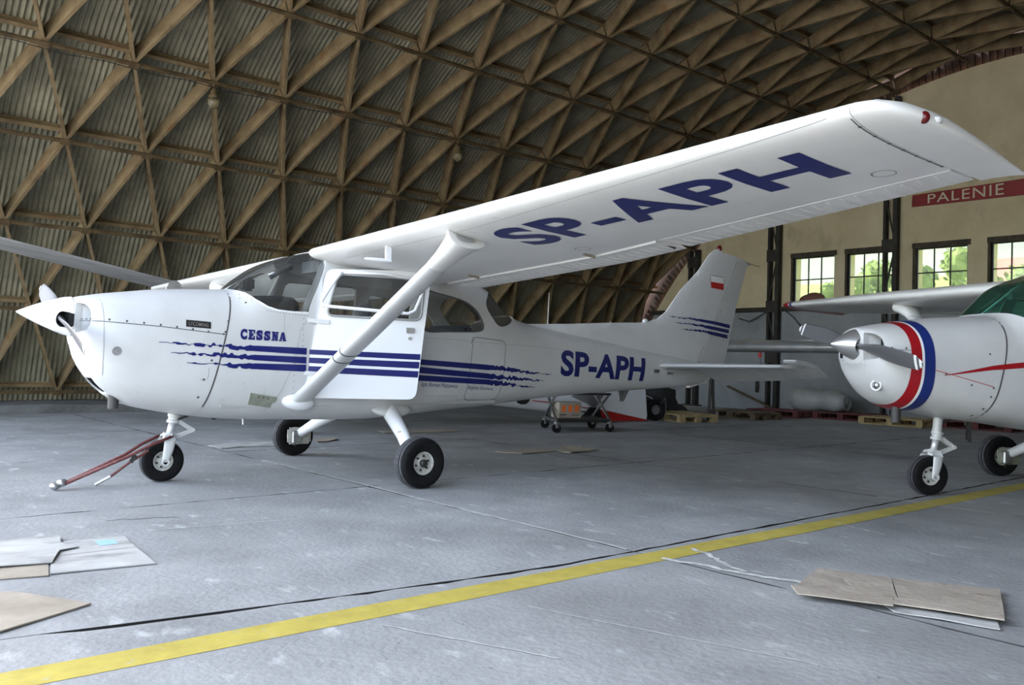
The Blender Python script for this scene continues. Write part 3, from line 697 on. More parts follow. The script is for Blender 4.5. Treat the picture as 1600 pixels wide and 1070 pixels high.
def glass_patch(name, parent, m, x0, x1, a_low, nx, na, v=1, ins=.012):
    """wrap-round pane following the loft between x0 and x1, from a_low(x) (a height) over the top"""
    bm = B(); prev = None
    for i in range(nx+1):
        x = x0+(x1-x0)*i/nx; zt, zb, zc, w, n1, n2 = sec(x, v)
        z = min(a_low(x), zt-.004); t = max(0, (z-zc)/(zt-zc)); a = math.asin(min(1, t**(n1/2)))
        row = [bm.verts.new(p) for p in ring(x, na, v, ins, 1, a, PI-a, False)]
        if prev:
            for k in range(na): bm.faces.new((prev[k], prev[k+1], row[k+1], row[k]))
        prev = row
    return put(name, bm, m, parent, 'all')

def seat(parent, x, y, back=True):
    bm = B()
    bm2 = [(x, y-.2, .78), (x+.48, y+.2, .92)]
    box(bm, *bm2); bmesh.ops.bevel(bm, geom=bm.edges[:], offset=.04, segments=2, affect='EDGES'); s = put('seat', bm, M['seat'], parent, 40)
    bm = B(); quadbox(bm, [(x+.42, y-.2, .88), (x+.52, y-.2, .88), (x+.52, y+.2, .88), (x+.42, y+.2, .88), (x+.56, y-.17, 1.40), (x+.63, y-.17, 1.40), (x+.63, y+.17, 1.40), (x+.56, y+.17, 1.40)])
    bmesh.ops.bevel(bm, geom=bm.edges[:], offset=.035, segments=2, affect='EDGES'); put('seat_back', bm, M['seat'], s, 40)
    bm = B(); sph(bm, (x+.62, y, 1.49), .085, (.6, 1.2, .9)); put('headrest', bm, M['seat'], s, 'all')

def light_plane(root, v):
    """high-wing single: v 1 is the white and blue one in front, v 2 the red and blue banded one"""
    det = v == 1
    gm = M['perspex'] if det else M['greenglass']
    # ---------- shell
    xs = [-.86, -.845, -.83, -.805, -.78, -.75, -.72, -.68, -.64, -.6, -.55, -.5]+[-.44+.06*k for k in range(0, 115)]
    xs = [x for x in xs if x < 6.5]+[6.52]; n = 96
    bm = B(); zc = sec(-.86, v)
    rings(bm, [ring(-.873, n, v, 0, .55), ring(-.872, n, v, 0, .86), ring(-.867, n, v, 0, .96)]+[ring(x, n, v) for x in xs]); bmesh.ops.recalc_face_normals(bm, faces=bm.faces[:])
    k0 = len(bm.faces); xi = [x for x in xs if -.84 < x < 6.3]
    rings(bm, [ring(x, n, v, .018) for x in xi]); bm.faces.ensure_lookup_table()
    inner = bm.faces[k0:]; bmesh.ops.recalc_face_normals(bm, faces=inner); bmesh.ops.reverse_faces(bm, faces=inner)
    me = bpy.data.meshes.new('shell'); bm.to_mesh(me); bm.free()
    hx = .83
    cut = [prism_y(REARW, -1, 1)]
    if det: cut.append(prism_y([(hx+s*.99+.012*(1 if s < .4 else -1), z+(.012 if z < 1.2 else -.012)) for s, z in DOOR], -1, -.2))
    else: cut.append(prism_y([(hx+s, z) for s, z in DWIN], -1, -.2))
    cut.append(prism_y([(hx+s, z) for s, z in DWIN], .2, 1))
    cut.append(prism_y(SILL+[(.84, 1.50), (.955, 1.77), (.99, 1.86), (1.0, 2.1), (.2, 2.1), (.2, 1.575+(-.05 if v == 2 else 0))], -1, 1))
    cut.append(prism_y(smoothloop([(2.70, 1.585), (2.80, 1.44), (2.87, 1.385), (2.96, 1.385), (3.08, 1.43), (3.2, 1.52), (3.35, 1.7), (3.0, 1.85), (2.80, 1.72)], 3), -1, 1))
    dz = -.045 if v == 2 else 0
    for sd in (-1, 1):
        lp = rounded([(-1.0, 1.172+dz), (-.803, 1.172+dz), (-.797, 1.40+dz), (-1.0, 1.40+dz)], .085)
        cut.append(prism_y(lp, min(sd*.157, sd*.6), max(sd*.157, sd*.6)))
    if det: bm = B(); box(bm, (-.80, -.13, .70), (-.63, .13, .835)); cut.append(bm)
    me = boolean(me, cut)
    pl = ((.1, 0, 1.05), Vector((.95, 0, -.2)).normalized())
    for name, outer in (('cowling', True), ('fuselage', False)):
        bm = B(); bm.from_mesh(me)
        bmesh.ops.bisect_plane(bm, geom=bm.verts[:]+bm.edges[:]+bm.faces[:], plane_co=Vector(pl[0])+pl[1]*(-.0015 if outer else .0015), plane_no=pl[1], clear_outer=outer, clear_inner=not outer)
        o = put(name, bm, M['white'], root, 35, flip=False)
        if outer: cowl = o
        else: fus = o
    bpy.data.meshes.remove(me)
    # baffles behind the air inlets, engine bulkhead
    for sd in (-1, 1):
        bm = B(); box(bm, (-.715, sd*.245-.09, 1.12+dz), (-.705, sd*.245+.09, 1.38+dz)); put('baffle', bm, M['black'], cowl)
        bm = B(); box(bm, (-.865, sd*.150-.004, 1.15+dz), (-.715, sd*.150+.004, 1.40+dz)); put('inlet_wall', bm, M['white2'], cowl)
    bm = B(); rings(bm, [[(x, y*.9, z) for _, y, z in ring(x, 40, v, .03)] for x in (.13, .14)]); put('firewall', bm, M['black'], cowl)
    # ---------- seams and fasteners
    zz = 0 if det else .0
    f = onside(-1, .0015, v)
    def seam(pts, w=.006, m='seaml', parent=fus, name='seam'):
        bm = B(); strip_on(bm, pts, w, f, .03); return put(name, bm, M[m], parent, flip=False)
    def dots(pts, r, m, parent, name='fastener', ff=f):
        bm = B()
        for u, w in pts:
            vs = [bm.verts.new(ff(u+r*math.cos(2*PI*k/6), w+r*math.sin(2*PI*k/6))) for k in range(6)]; bm.faces.new(vs)
        return put(name, bm, M[m], parent, flip=False, kind='stuff')
    seam([(.105+.21*(z-1.05), z) for z in (.62, .8, 1.0, 1.2, 1.4, 1.53)], .012, 'seam')
    if det:
        seam([(-.86, 1.262), (-.746, 1.261), (-.34, 1.238), (.13, 1.195)], .006, 'seam', cowl)
        seam([(-.728, 1.46), (-.725, 1.3), (-.722, 1.15), (-.712, .95), (-.70, .86)], .005, 'seaml', cowl)
        dots([(-.69+k*.115, 1.275-.006*k*(1+k*.12)) for k in range(8)], .009, 'seam', cowl)
        dots([(.155, 1.30), (.13, 1.215), (.03, .99), (-.02, .84), (-.04, .70)], .010, 'seam', cowl)
        dots([(-.85+k*.022, 1.275) for k in range(3)], .006, 'seam', cowl)
        seam([(.01, .93), (.012, .86), (-.01, .83), (-.05, .845)], .004, 'seaml', cowl)
        for z in (1.24,): pass
        seam([(.60, 1.39), (.60, 1.20)], .003); seam([(.81, 1.36), (.74, 1.25), (.70, 1.0), (.60, .75), (.50, .58)], .003)
        seam([(1.93, 1.235), (2.3, 1.23), (2.6, 1.215), (3.1, 1.205), (3.6, 1.19), (4.3, 1.135)], .003)
        seam([(2.0, .70), (2.4, .70)], .003)
        seam(rounded([(2.51, 1.265), (2.97, 1.235), (2.925, .645), (2.475, .655)], .07)+[(2.53, 1.264)], .006, 'seam', fus, 'hatch_gap')
        dots([(.26+k*.022, 1.525-max(0, k-1)*.0095) for k in range(9)]+[(.46+k*.026, 1.40-.002*k) for k in range(14)], .004, 'seam', fus, 'rivet')
        dots([(.765, 1.35-k*.045) for k in range(8)]+[(.70, .98-k*.05) for k in range(6)], .004, 'seam', fus, 'rivet')
        dots([(1.95+k*.05, .62) for k in range(18)]+[(3.0+k*.06, .70-.0+k*.004) for k in range(30)], .003, 'seaml', fus, 'rivet')
        # windshield trim
        bm = B(); strip_on(bm, [(.24, 1.578)]+[(x, z-.008) for x, z in SILL[1:]], .016, onside(-1, .003, v), .02); put('windshield_trim', bm, M['white2'], fus, flip=False)
    # ---------- liveries
    rnd = random.Random(5)
    if det:
        TOP = [[(-.358, 1.121), (.095, 1.116), (.30, 1.116), (.80, 1.108), (1.9, 1.038), (2.78, .998), (3.642, .911)], [(-.27, 1.045), (.096, 1.043), (.3, 1.043), (.80, 1.034), (1.9, .969), (2.78, .912), (3.534, .845)], [(-.155, .97), (.098, .972), (.3, .974), (.80, .970), (1.9, .895), (2.78, .855), (3.424, .775)]]
        BOT = [[(-.358, 1.117), (.095, 1.092), (.32, 1.072), (.80, 1.053), (1.9, .989), (2.78, .945), (3.642, .909)], [(-.27, 1.041), (.096, 1.020), (.32, 1.0), (.80, .979), (1.9, .912), (2.78, .861), (3.534, .843)], [(-.155, .966), (.098, .950), (.34, .928), (.80, .912), (1.9, .842), (2.78, .804), (3.424, .773)]]
        for k in range(3):
            a, b = TOP[k], BOT[k]
            for x0, x1 in ((a[0][0], .80), (1.80, a[-1][0])):
                bm = B(); n_ = int((x1-x0)/.013); prev = None; ja = jb = 0
                for i in range(n_+1):
                    x = x0+(x1-x0)*i/n_
                    rag = lerp_tab([(a[0][0], .0), (a[0][0]+.08, .5), (.05, 1), (.28, .8), (.36, 0), (2.72, 0), (2.80, .8), (3.1, 1), (a[-1][0]-.12, .8), (a[-1][0], 0)], x)
                    if i % 2 == 0: ja, jb = rnd.uniform(-.016, .011)*rag, rnd.uniform(-.012, .013)*rag
                    zt_, zb_ = lerp_tab(a, x)+ja, lerp_tab(b, x)+jb
                    if zt_-zb_ < .004: zt_ = zb_+.004
                    cur = [bm.verts.new(onside(-1, .003)(x, zb_+(zt_-zb_)*q/3)) for q in range(4)]
                    if prev:
                        for q in range(3): bm.faces.new((prev[q], cur[q], cur[q+1], prev[q+1]))
                    prev = cur
                put('stripe', bm, M['blue'], fus, flip=False)
        text_on('registration', 'SP-APH', [(3.768, .897), (5.172, .838), (5.214, 1.115), (3.778, 1.176)], onside(-1, .003), M['blue'], fus, .036, 1.04)
        text_on('lettering', 'CESSNA', [(.243, 1.162), (.616, 1.157), (.617, 1.228), (.246, 1.246)], onside(-1, .003), M['blue'], fus, 'slab')
        text_on('pilot_name', 'kpt. Roman Matyjewicz', [(1.93, .782), (2.365, .763), (2.365, .812), (1.93, .832)], onside(-1, .003), M['blue'], fus, 0, 1, .3)
        text_on('pilot_name', 'Bogdan Stochura', [(2.495, .752), (2.83, .738), (2.83, .782), (2.495, .80)], onside(-1, .003), M['blue'], fus, 0, 1, .3)
        bm = region([[(-.165, 1.245), (.018, 1.235), (.020, 1.288), (-.163, 1.298)]], .03); bend(bm, onside(-1, .003)); pb = put('badge', bm, M['black'], cowl, flip=False)
        text_on('badge_text', 'LYCOMING', [(-.145, 1.256), (0.0, 1.248), (.001, 1.276), (-.144, 1.285)], onside(-1, .005), M['alu'], pb, .01, 1.05)
        bm = B(); u = [( -.635+.030*math.cos(2*PI*k/20), 1.044+.033*math.sin(2*PI*k/20)) for k in range(20)]; vs = [bm.verts.new(onside(-1, .003)(*p)) for p in u]; bm.faces.new(vs); put('round_plate', bm, M['greymetal'], cowl, flip=False)
        bm = slab2d([[(.35, .736), (.572, .70), (.565, .66), (.54, .655), (.533, .612), (.346, .642)]], onside(-1, .002), (0, -.006, 0), .05); put('vent_plate', bm, M['patch'], fus)
        dots([(.42, .703), (.46, .697), (.50, .69)], .008, 'seam', fus, 'fastener', onside(-1, .009))
        bm = B(); strip_on(bm, [(.255, 1.49), (.26, 1.51), (.285, 1.51), (.33, 1.495), (.34, 1.475)], .012, onside(-1, .012), .02); put('grab_handle', bm, M['white2'], fus, flip=False)
        bm = B(); box(bm, (5.36, -.175, .945), (5.44, -.158, .985)); put('data_plate', bm, M['seam'], fus)
        bm = B(); box(bm, (5.60, -.155, .93), (5.70, -.14, .955)); put('data_plate', bm, M['alu'], fus)
        bm = B(); lathe(bm, [(-.006, .055), (.006, .055), (.007, .05), (.007, 0)], (-.12, 0, 1.575), (0, 1, 0), 20); box(bm, (-.185, -.012, 1.53), (-.06, .012, 1.578)); put('lifting_lug', bm, M['alu'], cowl, 30)
    else:
        def cowl_ring(x0, x1, name, m):
            bm = B(); rings(bm, [[(p[0], p[1], p[2]) for p in ring(x0+(x1-x0)*k/6, 96, 2, -.003)] for k in range(7)], False, False); put(name, bm, m, cowl, 'all')
        cowl_ring(-.625, -.545, 'red_band', M['red']); cowl_ring(-.545, -.525, 'white_band', M['flagwhite']); cowl_ring(-.525, -.445, 'blue_band', M['blue2'])
        bm = B(); prev = None
        for i in range(90):
            x = -.38+i*.05; zc_ = lerp_tab([(-.38, 1.02), (.01, 1.09), (.28, 1.12), (3.0, 1.16), (5, 1.1)], x); hw = lerp_tab([(-.38, .001), (.1, .02), (.8, .03), (3, .03), (4.1, .005)], x)
            cur = [bm.verts.new(onside(-1, .003, 2)(x, zc_-hw)), bm.verts.new(onside(-1, .003, 2)(x, zc_+hw))]
            if prev: bm.faces.new((prev[0], cur[0], cur[1], prev[1]))
            prev = cur
        put('red_flash', bm, M['red'], fus, flip=False)
        seam([(-.60, 1.10), (-.3, 1.025), (.03, .94)], .005, 'redsolid', cowl, 'red_pinstripe')
        seam([(-.80, 1.215), (-.6, 1.215)], .004, 'seam', cowl)
        dots([(-.76, 1.23), (-.66, 1.23), (.0, 1.2), (.02, 1.10), (-.36, 1.03), (-.15, .95), (.03, .93), (.02, .86), (.0, .76), (-.03, .70)], .009, 'seam', cowl)
        # landing light in the chin
        bm = B(); lathe(bm, [(-.03, .045), (.02, .045), (.02, .036), (-.02, .034)], (-.775, -.205, .925), (-.85, -.5, .05), 20, False); put('lamp_rim', bm, M['white2'], cowl, 30)
        bm = B(); sph(bm, (-.785, -.210, .925), .034, (.6, .9, 1.0)); put('landing_light', bm, M['chrome'], cowl, 'all')
    # ---------- glass
    sl_ = lambda x: lerp_tab(SILL, x)-.012
    glass_patch('windshield', root, gm, .235, .995, lambda x: max(sl_(x), lerp_tab([(.80, 1.38), (.84, 1.50), (.955, 1.77), (1.0, 1.9)], x)) if x > .8 else sl_(x), 24, 40, v)
    bm = B(); bar(bm, (.27, 0, 1.57-(.05 if v == 2 else 0)), (.72, 0, 1.862), .018, .012); put('windshield_bar', bm, M['white2'], root)
    for sd in (-1, 1):
        bm = region([REARW], .12); bend(bm, onside(sd, -.010, v)); o = put('side_window', bm, gm, root, 'all')
        bm = B(); lp = [Vector(onside(sd, .001, v)(x, z)) for x, z in REARW]; tube(bm, lp, .007, 6, True); put('window_seal', bm, M['seam'], o, 'all')
        if sd == 1 or not det:
            lp = [(hx+s, z) for s, z in DWIN]
            bm = region([lp], .12); bend(bm, onside(sd, -.010, v)); o = put('door_window', bm, gm, root, 'all')
            bm = B(); tube(bm, [Vector(onside(sd, .001, v)(x, z)) for x, z in lp], .008, 6, True); put('window_seal', bm, M['seam'], o, 'all')
    glass_patch('rear_window', root, gm, 2.72, 3.24, lambda x: lerp_tab([(2.70, 1.56), (2.80, 1.43), (2.87, 1.375), (2.96, 1.375), (3.08, 1.42), (3.24, 1.49)], x), 16, 32, v)
    # ---------- cabin
    bm = B(); lo = .62 if det else .74
    rings(bm, [[(x, -w, lo), (x, w, lo), (x, w, lo+.03), (x, -w, lo+.03)] for x, w in ((.14, .44), (1.0, .47), (2.0, .45), (2.9, .34))]); put('cabin_floor', bm, M['trim_int'], root)
    if det:
        for sd in (-1, 1):                               # trim panels inside the walls
            if sd == 1:
                bm = region([[(.6, .70), (2.6, .70), (2.6, 1.26), (1.9, 1.26), (1.75, 1.34), (.9, 1.34), (.6, 1.36)]], .15); bend(bm, onside(sd, -.035, v)); put('cabin_trim', bm, M['trim_int'], root)
        bm = B(); rings(bm, [[(x, -.47, 1.30), (x, .47, 1.30), (x, .47, zt_), (x, .36, zt_+.05), (x, -.36, zt_+.05), (x, -.47, zt_)] for x, zt_ in ((.30, 1.46), (.42, 1.475), (.62, 1.49), (.75, 1.48))]); put('glareshield', bm, M['dark_int'], root, 40)
        bm = B(); box(bm, (.72, -.47, .95), (.76, .47, 1.46)); put('instrument_panel', bm, M['dark_int'], root)
        bm = B(); box(bm, (.50, .12, 1.60), (.60, .27, 1.72)); bmesh.ops.bevel(bm, geom=bm.edges[:], offset=.02, segments=2, affect='EDGES'); put('compass', bm, M['dark_int'], root)
        for y in (-.24, .24):
            bm = B(); tube(bm, [(.76, y, 1.18), (.92, y, 1.20)], .012, 8); tube(bm, [(.92, y-.16, 1.28), (.93, y-.15, 1.19), (.93, y, 1.17), (.93, y+.15, 1.19), (.92, y+.16, 1.28)], .013, 8); put('control_yoke', bm, M['dark_int'], root, 'all')
            seat(root, 1.12, y)
        bm = B(); box(bm, (1.98, -.42, .78), (2.4, .42, .93)); quadbox(bm, [(2.36, -.42, .9), (2.46, -.42, .9), (2.46, .42, .9), (2.36, .42, .9), (2.52, -.38, 1.38), (2.6, -.38, 1.38), (2.6, .38, 1.38), (2.52, .38, 1.38)])
        bmesh.ops.bevel(bm, geom=bm.edges[:], offset=.03, segments=2, affect='EDGES'); put('rear_bench', bm, M['seat'], root, 40)
        for y in (-.34, .34):
            bm = B(); bar(bm, (.80, y*1.35, 1.40), (.99, y*1.3, 1.86), .05, .03); put('windshield_post', bm, M['white2'], root)
        bm = B(); tube(bm, [(1.0, .3, 1.86), (.86, .3, 1.79), (.80, .31, 1.75)], .03, 10); put('air_vent', bm, M['alu'], root, 'all')
        bm = B(); box(bm, (.92, -.42, 1.76), (.96, -.12, 1.86)); put('sun_visor', bm, M['trim_int'], root)
    else:
        bm = B(); box(bm, (.36, -.40, 1.25), (.75, .40, 1.40)); put('glareshield', bm, M['dark_int'], root)
        for y in (-.24, .24):
            seat(root, 1.12, y)
            bm = B(); bar(bm, (.44, y*2.05, 1.46), (.96, y*1.9, 1.83), .05, .03); put('windshield_post', bm, M['white2'], root)
        bm = B(); tube(bm, [(.90, .3, 1.80), (.80, .3, 1.76)], .05, 10); put('air_vent', bm, M['white2'], root, 30)
    # ---------- propeller and spinner
    hub = (-.95, 0, 1.302) if det else (-.87, 0, 1.262); pa = .27 if det else .17
    if det: prof = [(-.88, .151), (-.93, .142), (-1.0, .118), (-1.08, .085), (-1.16, .048), (-1.21, .022), (-1.238, .006), (-1.241, .0005)]
    else: prof = [(-.775, .148), (-.80, .147), (-.85, .137), (-.90, .118), (-.96, .087), (-1.01, .055), (-1.05, .026), (-1.072, .006), (-1.074, .0005)]
    sl_z = .017 if det else 0
    bm = B(); base = prof[0][0]; tipx = prof[-1][0]
    def sring(x, r): 
        zc_ = hub[2]-.004+sl_z*(base-x)/(base-tipx)
        return [(x, r*math.cos(2*PI*k/48), zc_+r*math.sin(2*PI*k/48)) for k in range(48)]
    rings(bm, [sring(x, r) for x, r in prof]+[sring(x+.012, max(r-.012, .0004)) for x, r in prof[::-1][2:]], False, False)
    bm.verts.ensure_lookup_table(); nv = len(bm.verts)
    for k in range(48): bm.faces.new((bm.verts[k], bm.verts[(k+1) % 48], bm.verts[nv-48+(k+1) % 48], bm.verts[nv-48+k]))
    bmesh.ops.recalc_face_normals(bm, faces=bm.faces[:])
    # close the inner tip
    bmesh.ops.holes_fill(bm, edges=[e for e in bm.edges if e.is_boundary], sides=100)
    me = bpy.data.meshes.new('spinner'); bm.to_mesh(me); bm.free(); cut = []
    for q in (pa, pa+PI):
        d = Vector((0, math.cos(q), math.sin(q))); bm = B(); rs = []
        t = d.cross(Vector((1, 0, 0))); o_ = Vector(hub)
        for h in (.03, .4): rs.append([o_+d*h+Vector((1, 0, 0))*(.045*math.cos(2*PI*k/20) if math.cos(2*PI*k/20) < 0 else .12*math.cos(2*PI*k/20))+t*.062*math.sin(2*PI*k/20) for k in range(20)])
        rings(bm, rs); cut.append(bm)
    me = boolean(me, cut)
    putm('spinner', me, M['white2'] if det else M['satin'], root, 30)
    bm = B(); lathe(bm, [(0, .13), (.03, .13), (.06, .06), (.09, .06)], (base-.0, 0, hub[2]), (-1, 0, 0), 24); lathe(bm, [(0, .125), (.02, .125)], (base+.01, 0, hub[2]), (1, 0, 0), 24)
    prop = put('propeller', bm, M['black'], root, 30)
    for q in (pa, pa+PI):
        put('blade', blade_bm(hub, q), M['prop'], prop, 'all')
        d = Vector((0, math.cos(q), math.sin(q)))
        if not det:
            src = blade_bm(hub, q)
            for r0, r1 in ((.865, .895), (.925, .955)):
                b2 = src.copy()
                for co, no in ((r0, -1), (r1, 1)):
                    bmesh.ops.bisect_plane(b2, geom=b2.verts[:]+b2.edges[:]+b2.faces[:], plane_co=Vector(hub)+d*co, plane_no=d*no, clear_outer=True)
                c = Vector(hub)
                for vv in b2.verts: vv.co += vv.normal*.002
                put('blade_band', b2, M['flagwhite'], prop, 'all', flip=False)
            src.free()
        else:
            b2 = blade_bm(hub, q); bmesh.ops.bisect_plane(b2, geom=b2.verts[:]+b2.edges[:]+b2.faces[:], plane_co=Vector(hub)+d*.93, plane_no=-d, clear_outer=True)
            for vv in b2.verts: vv.co += vv.normal*.002
            put('blade_tip', b2, M['flagwhite'], prop, 'all', flip=False)
    # ---------- exhaust
    bm = B(); ez = .60 if det else .62
    ex = -.58 if det else -.55
    rs = [[(ex+.04*math.cos(2*PI*k/16)*f_, (-.12)+.04*math.sin(2*PI*k/16)*f_, z) for k in range(16)] for z, f_ in ((.80, 1), (ez, 1), (ez, .86), (.72, .86))]
    rings(bm, rs, True, True); put('exhaust_pipe', bm, M['exhaust'], root, 30)
    # ---------- wings
    for sd, T in ((-1, WL1 if det else W2), (1, WR1 if det else W2)):
        if not det and sd == -1: pass
        ys = [.40, .6, .9, 1.4, 2.0, 2.6, 3.2, 3.8, 4.4, 4.9, 5.3]; ts = [0, .003, .01, .025, .05, .09, .15, .22, .30, .40, .52, .64, .775]
        bm = B(); rings(bm, [[wpt(sd*y, t, 1, T) for t in ts[::-1]]+[wpt(sd*y, t, -1, T) for t in ts[1:]] for y in ys])
        wing = put('wing', bm, M['wingw'], root, 35, label='left wing carrying large dark blue registration letters underneath' if det and sd == -1 else None)
        for nm, y0, y1 in (('flap', .60, 3.26), ('aileron', 3.29, 5.285)):
            bm = B(); n_ = 8; tf = [.788, .80, .84, .90, .96, .998]; dz = -.010 if nm == 'flap' else 0
            def crow(y): return [wpt(y, t, 1, T, dz) for t in tf[::-1]]+[wpt(y, .782, 0, T, dz)]+[wpt(y, t, -1, T, dz) for t in tf]
            rings(bm, [crow(sd*(y0+(y1-y0)*k/n_)) for k in range(n_+1)]); cs = put(nm, bm, M['wingw'], wing, 35)
            bm = B(); y = y0+.05
            while y < y1-.03:
                for s_ in ((-1,) if not det else (-1, 1)):
                    a, b = wpt(sd*y, .82, s_, T, dz+s_*.001), wpt(sd*y, .985, s_, T, dz+s_*.001)
                    h_ = Vector((0, 0, s_*.009)); w_ = Vector((0, .010, 0)); e_ = Vector((0, 0, -s_*.002))
                    c_ = a.lerp(b, .25); quadbox(bm, [a-w_+e_, c_-w_+e_, c_+w_+e_, a+w_+e_, a-w_*.3-e_*.2, c_-w_*.5+h_, c_+w_*.5+h_, a+w_*.3-e_*.2])
                    quadbox(bm, [c_-w_+e_, b-w_+e_, b+w_+e_, c_+w_+e_, c_-w_*.5+h_, b-w_*.5+h_*.6, b+w_*.5+h_*.6, c_+w_*.5+h_])
                y += .088
            put('bead', bm, M['wingw'], cs, kind='stuff')
        # tip fairing
        tts = [0, .004, .012, .03, .06, .11, .18, .28, .40, .55, .70, .85, 1]; rs = []
        for y, dl, dt, th, dz in ((5.305, 0, 0, 1, 0), (5.37, .02, 0, .97, 0), (5.43, .075, 0, .86, -.004), (5.48, .17, .0, .66, -.010), (5.51, .29, -.005, .42, -.018), (5.525, .40, -.01, .2, -.024)):
            xl, zl, xt, zt_ = wsec(5.3, T); slope = (T[2][2]-T[1][2])/2.7*(y-5.3)
            sl2 = (zt_-zl)/(xt-xl); x0, x1 = xl+dl, xt+.03+dt; c_ = xt-xl
            def tp(t, s_):
                x = x0+(x1-x0)*t; return Vector((x, sd*y, zl+sl2*(x-xl)+slope+dz+c_*naca(t, s_)*th))
            rs.append([tp(t, 1) for t in tts[::-1]]+[tp(t, -1) for t in tts[1:-1]])
        bm = B(); rings(bm, rs); tip = put('wing_tip', bm, M['wingw'] if det else M['red'], wing, 50)
        zl = T[2][2]
        if det:
            xn, zn = (1.24, zl-.028) if sd == -1 else (1.28, zl-.03)
            bm = B(); sph(bm, (xn, sd*5.488, zn), .026, (.8, .9, 1)); put('navigation_light', bm, M['navred'], tip, 'all', 'dark red navigation light')
            bm = B(); sph(bm, (xn+.075, sd*5.505, zn-.002), .019, (1.3, 1, .9)); put('strobe_light', bm, M['lens'], tip, 'all')
        else:
            for y0, y1, m in ((5.02, 5.10, 'blue2'), (5.10, 5.13, 'flagwhite'), (5.13, 5.30, 'red')):
                bm = B(); rs2 = []
                for y in (y0, (y0+y1)/2, y1):
                    lp = [wpt(sd*y, t, 1, T) for t in ts[::-1]]+[wpt(sd*y, t, -1, T) for t in ts[1:]]
                    c_ = sum(lp, Vector())/len(lp); rs2.append([q_+(q_-c_).normalized()*.004 for q_ in lp])
                rings(bm, rs2, False, False); put('tip_band', bm, M[m], wing, 'all')
        # strut with its two fairings
        zu = wpt(sd*2.42, .16, -1, T).z
        lo_, up_ = Vector((.76, sd*.50, .665+(.1 if v == 2 else 0))), Vector((1.085, sd*2.42, zu-.01))
        if not det: up_.x = 1.16
        d = (up_-lo_).normalized(); xd = (Vector((1, 0, 0))-d*d.x).normalized(); nd = d.cross(xd)
        def sring2(p, c, t): return [p+xd*c*(math.cos(2*PI*k/24)+.15*math.cos(4*PI*k/24))+nd*t*math.sin(2*PI*k/24) for k in range(24)]
        bm = B(); rings(bm, [sring2(lo_.lerp(up_, k/8), .088, .038) for k in range(9)]); st = put('strut', bm, M['white'], root, 50)
        bm = B(); rings(bm, [sring2(up_.lerp(lo_, q), c, t) for q, c, t in ((.145, .090, .040), (.10, .098, .046), (.06, .115, .06), (.03, .135, .068), (.0, .165, .085))]); put('upper_fairing', bm, M['wingw'], st, 50)
        if det: bm = B(); sph(bm, lo_.lerp(up_, .872)+nd*.04*sd*-1+xd*.045, .018); put('beacon_lens', bm, M['redsolid'], st, 'all', 'small red lens')
        bm = B(); m4 = Matrix.Translation((.765, sd*(ysurf(.765, lo_.z, v)-.01), lo_.z-.005))
        sph(bm, (0, 0, 0), .072, (2.05, 1.1, 1.02), 24)
        for vv in bm.verts: vv.co = m4 @ Matrix.Rotation(.12, 4, 'Y') @ vv.co
        put('lower_fairing', bm, M['white2'], st, 'all')
        for q in ((.300, .345) if det else ()):
            bm = B(); c = lo_.lerp(up_, q); rings(bm, [sring2(c-d*.005, .091, .041), sring2(c+d*.005, .091, .041)]); put('clamp_band', bm, M['seam'], st)
        # underside detail
        fu = under(T, sd, .0018)
        if det and sd == -1:
            text_on('registration', 'SP-APH', [(1.575, -2.62), (1.59, -4.963), (1.165, -4.955), (1.11, -2.62)], under(T, sd, .003), M['blue'], wing, .032, 1.08, 0, (.03, .5))
            dots([(1.02+.0*k, -.75-k*.055) for k in range(84)], .004, 'flagwhite', wing, 'rivet', fu)
            dots([(1.62, -.75-k*.06) for k in range(76)], .0035, 'flagwhite', wing, 'rivet', fu)
            dots([(1.04+k*.05, -y) for y in (2.62, 3.5, 4.4) for k in range(16)], .003, 'seaml', wing, 'rivet', fu)
            bm = B(); strip_on(bm, [(1.03, -5.292), (1.4, -5.292), (1.8, -5.292)], .006, fu, .05); put('seam', bm, M['seam'], wing, flip=False)
            dots([(1.10+k*.115, -5.292) for k in range(7)], .009, 'seam', wing, 'fastener', fu)
            bm = B(); strip_on(bm, [(1.0, -.8), (1.0, -2.2), (1.0, -5.2)], .003, fu, .05); put('seam', bm, M['seaml'], wing, flip=False)
            for x, y in ((1.86, -2.75), (1.70, -5.06)):
                bm = B(); strip_on(bm, [(x+.055*math.cos(2*PI*k/24), y+.055*math.sin(2*PI*k/24)) for k in range(25)], .004, fu, 1); put('inspection_cover', bm, M['seam'], wing, flip=False)
            z0 = wpt(-1.55, .09, -1, T).z
            bm = B(); bar(bm, (.985, -1.55, z0+.01), (.985, -1.55, z0-.10), .018, .045, Vector((1, 0, 0))); tube(bm, [(1.01, -1.55, z0-.10), (.93, -1.55, z0-.10), (.80, -1.55, z0-.10), (.79, -1.55, z0-.10)], [.012, .014, .011, .006], 8); put('pitot_tube', bm, M['white2'], wing, 40)
            for y in (-2.62, -1.15):
                bm = B(); bar(bm, (1.985, y, fu(1.985, y)[2]), (2.10, y, fu(2.1, y)[2]-.012), .012, .02); put('flap_track', bm, M['cardlight'], wing)
            bm = B(); tube(bm, [(2.18, -3.24, fu(2.18, -3.24)[2]), (2.28, -3.23, fu(2.28, -3.23)[2]-.012)], .008, 6); put('static_wick', bm, M['darkmetal'], wing)
    if not det:
        for nm in (): pass
    # ---------- tail
    fin = foil_sheet(FIN, root, 'fin', M['white']); rud = foil_sheet(RUD, root, 'rudder', M['white'])
    fs = lambda x, z: (x, -fin_y(x, z)-.003, z)
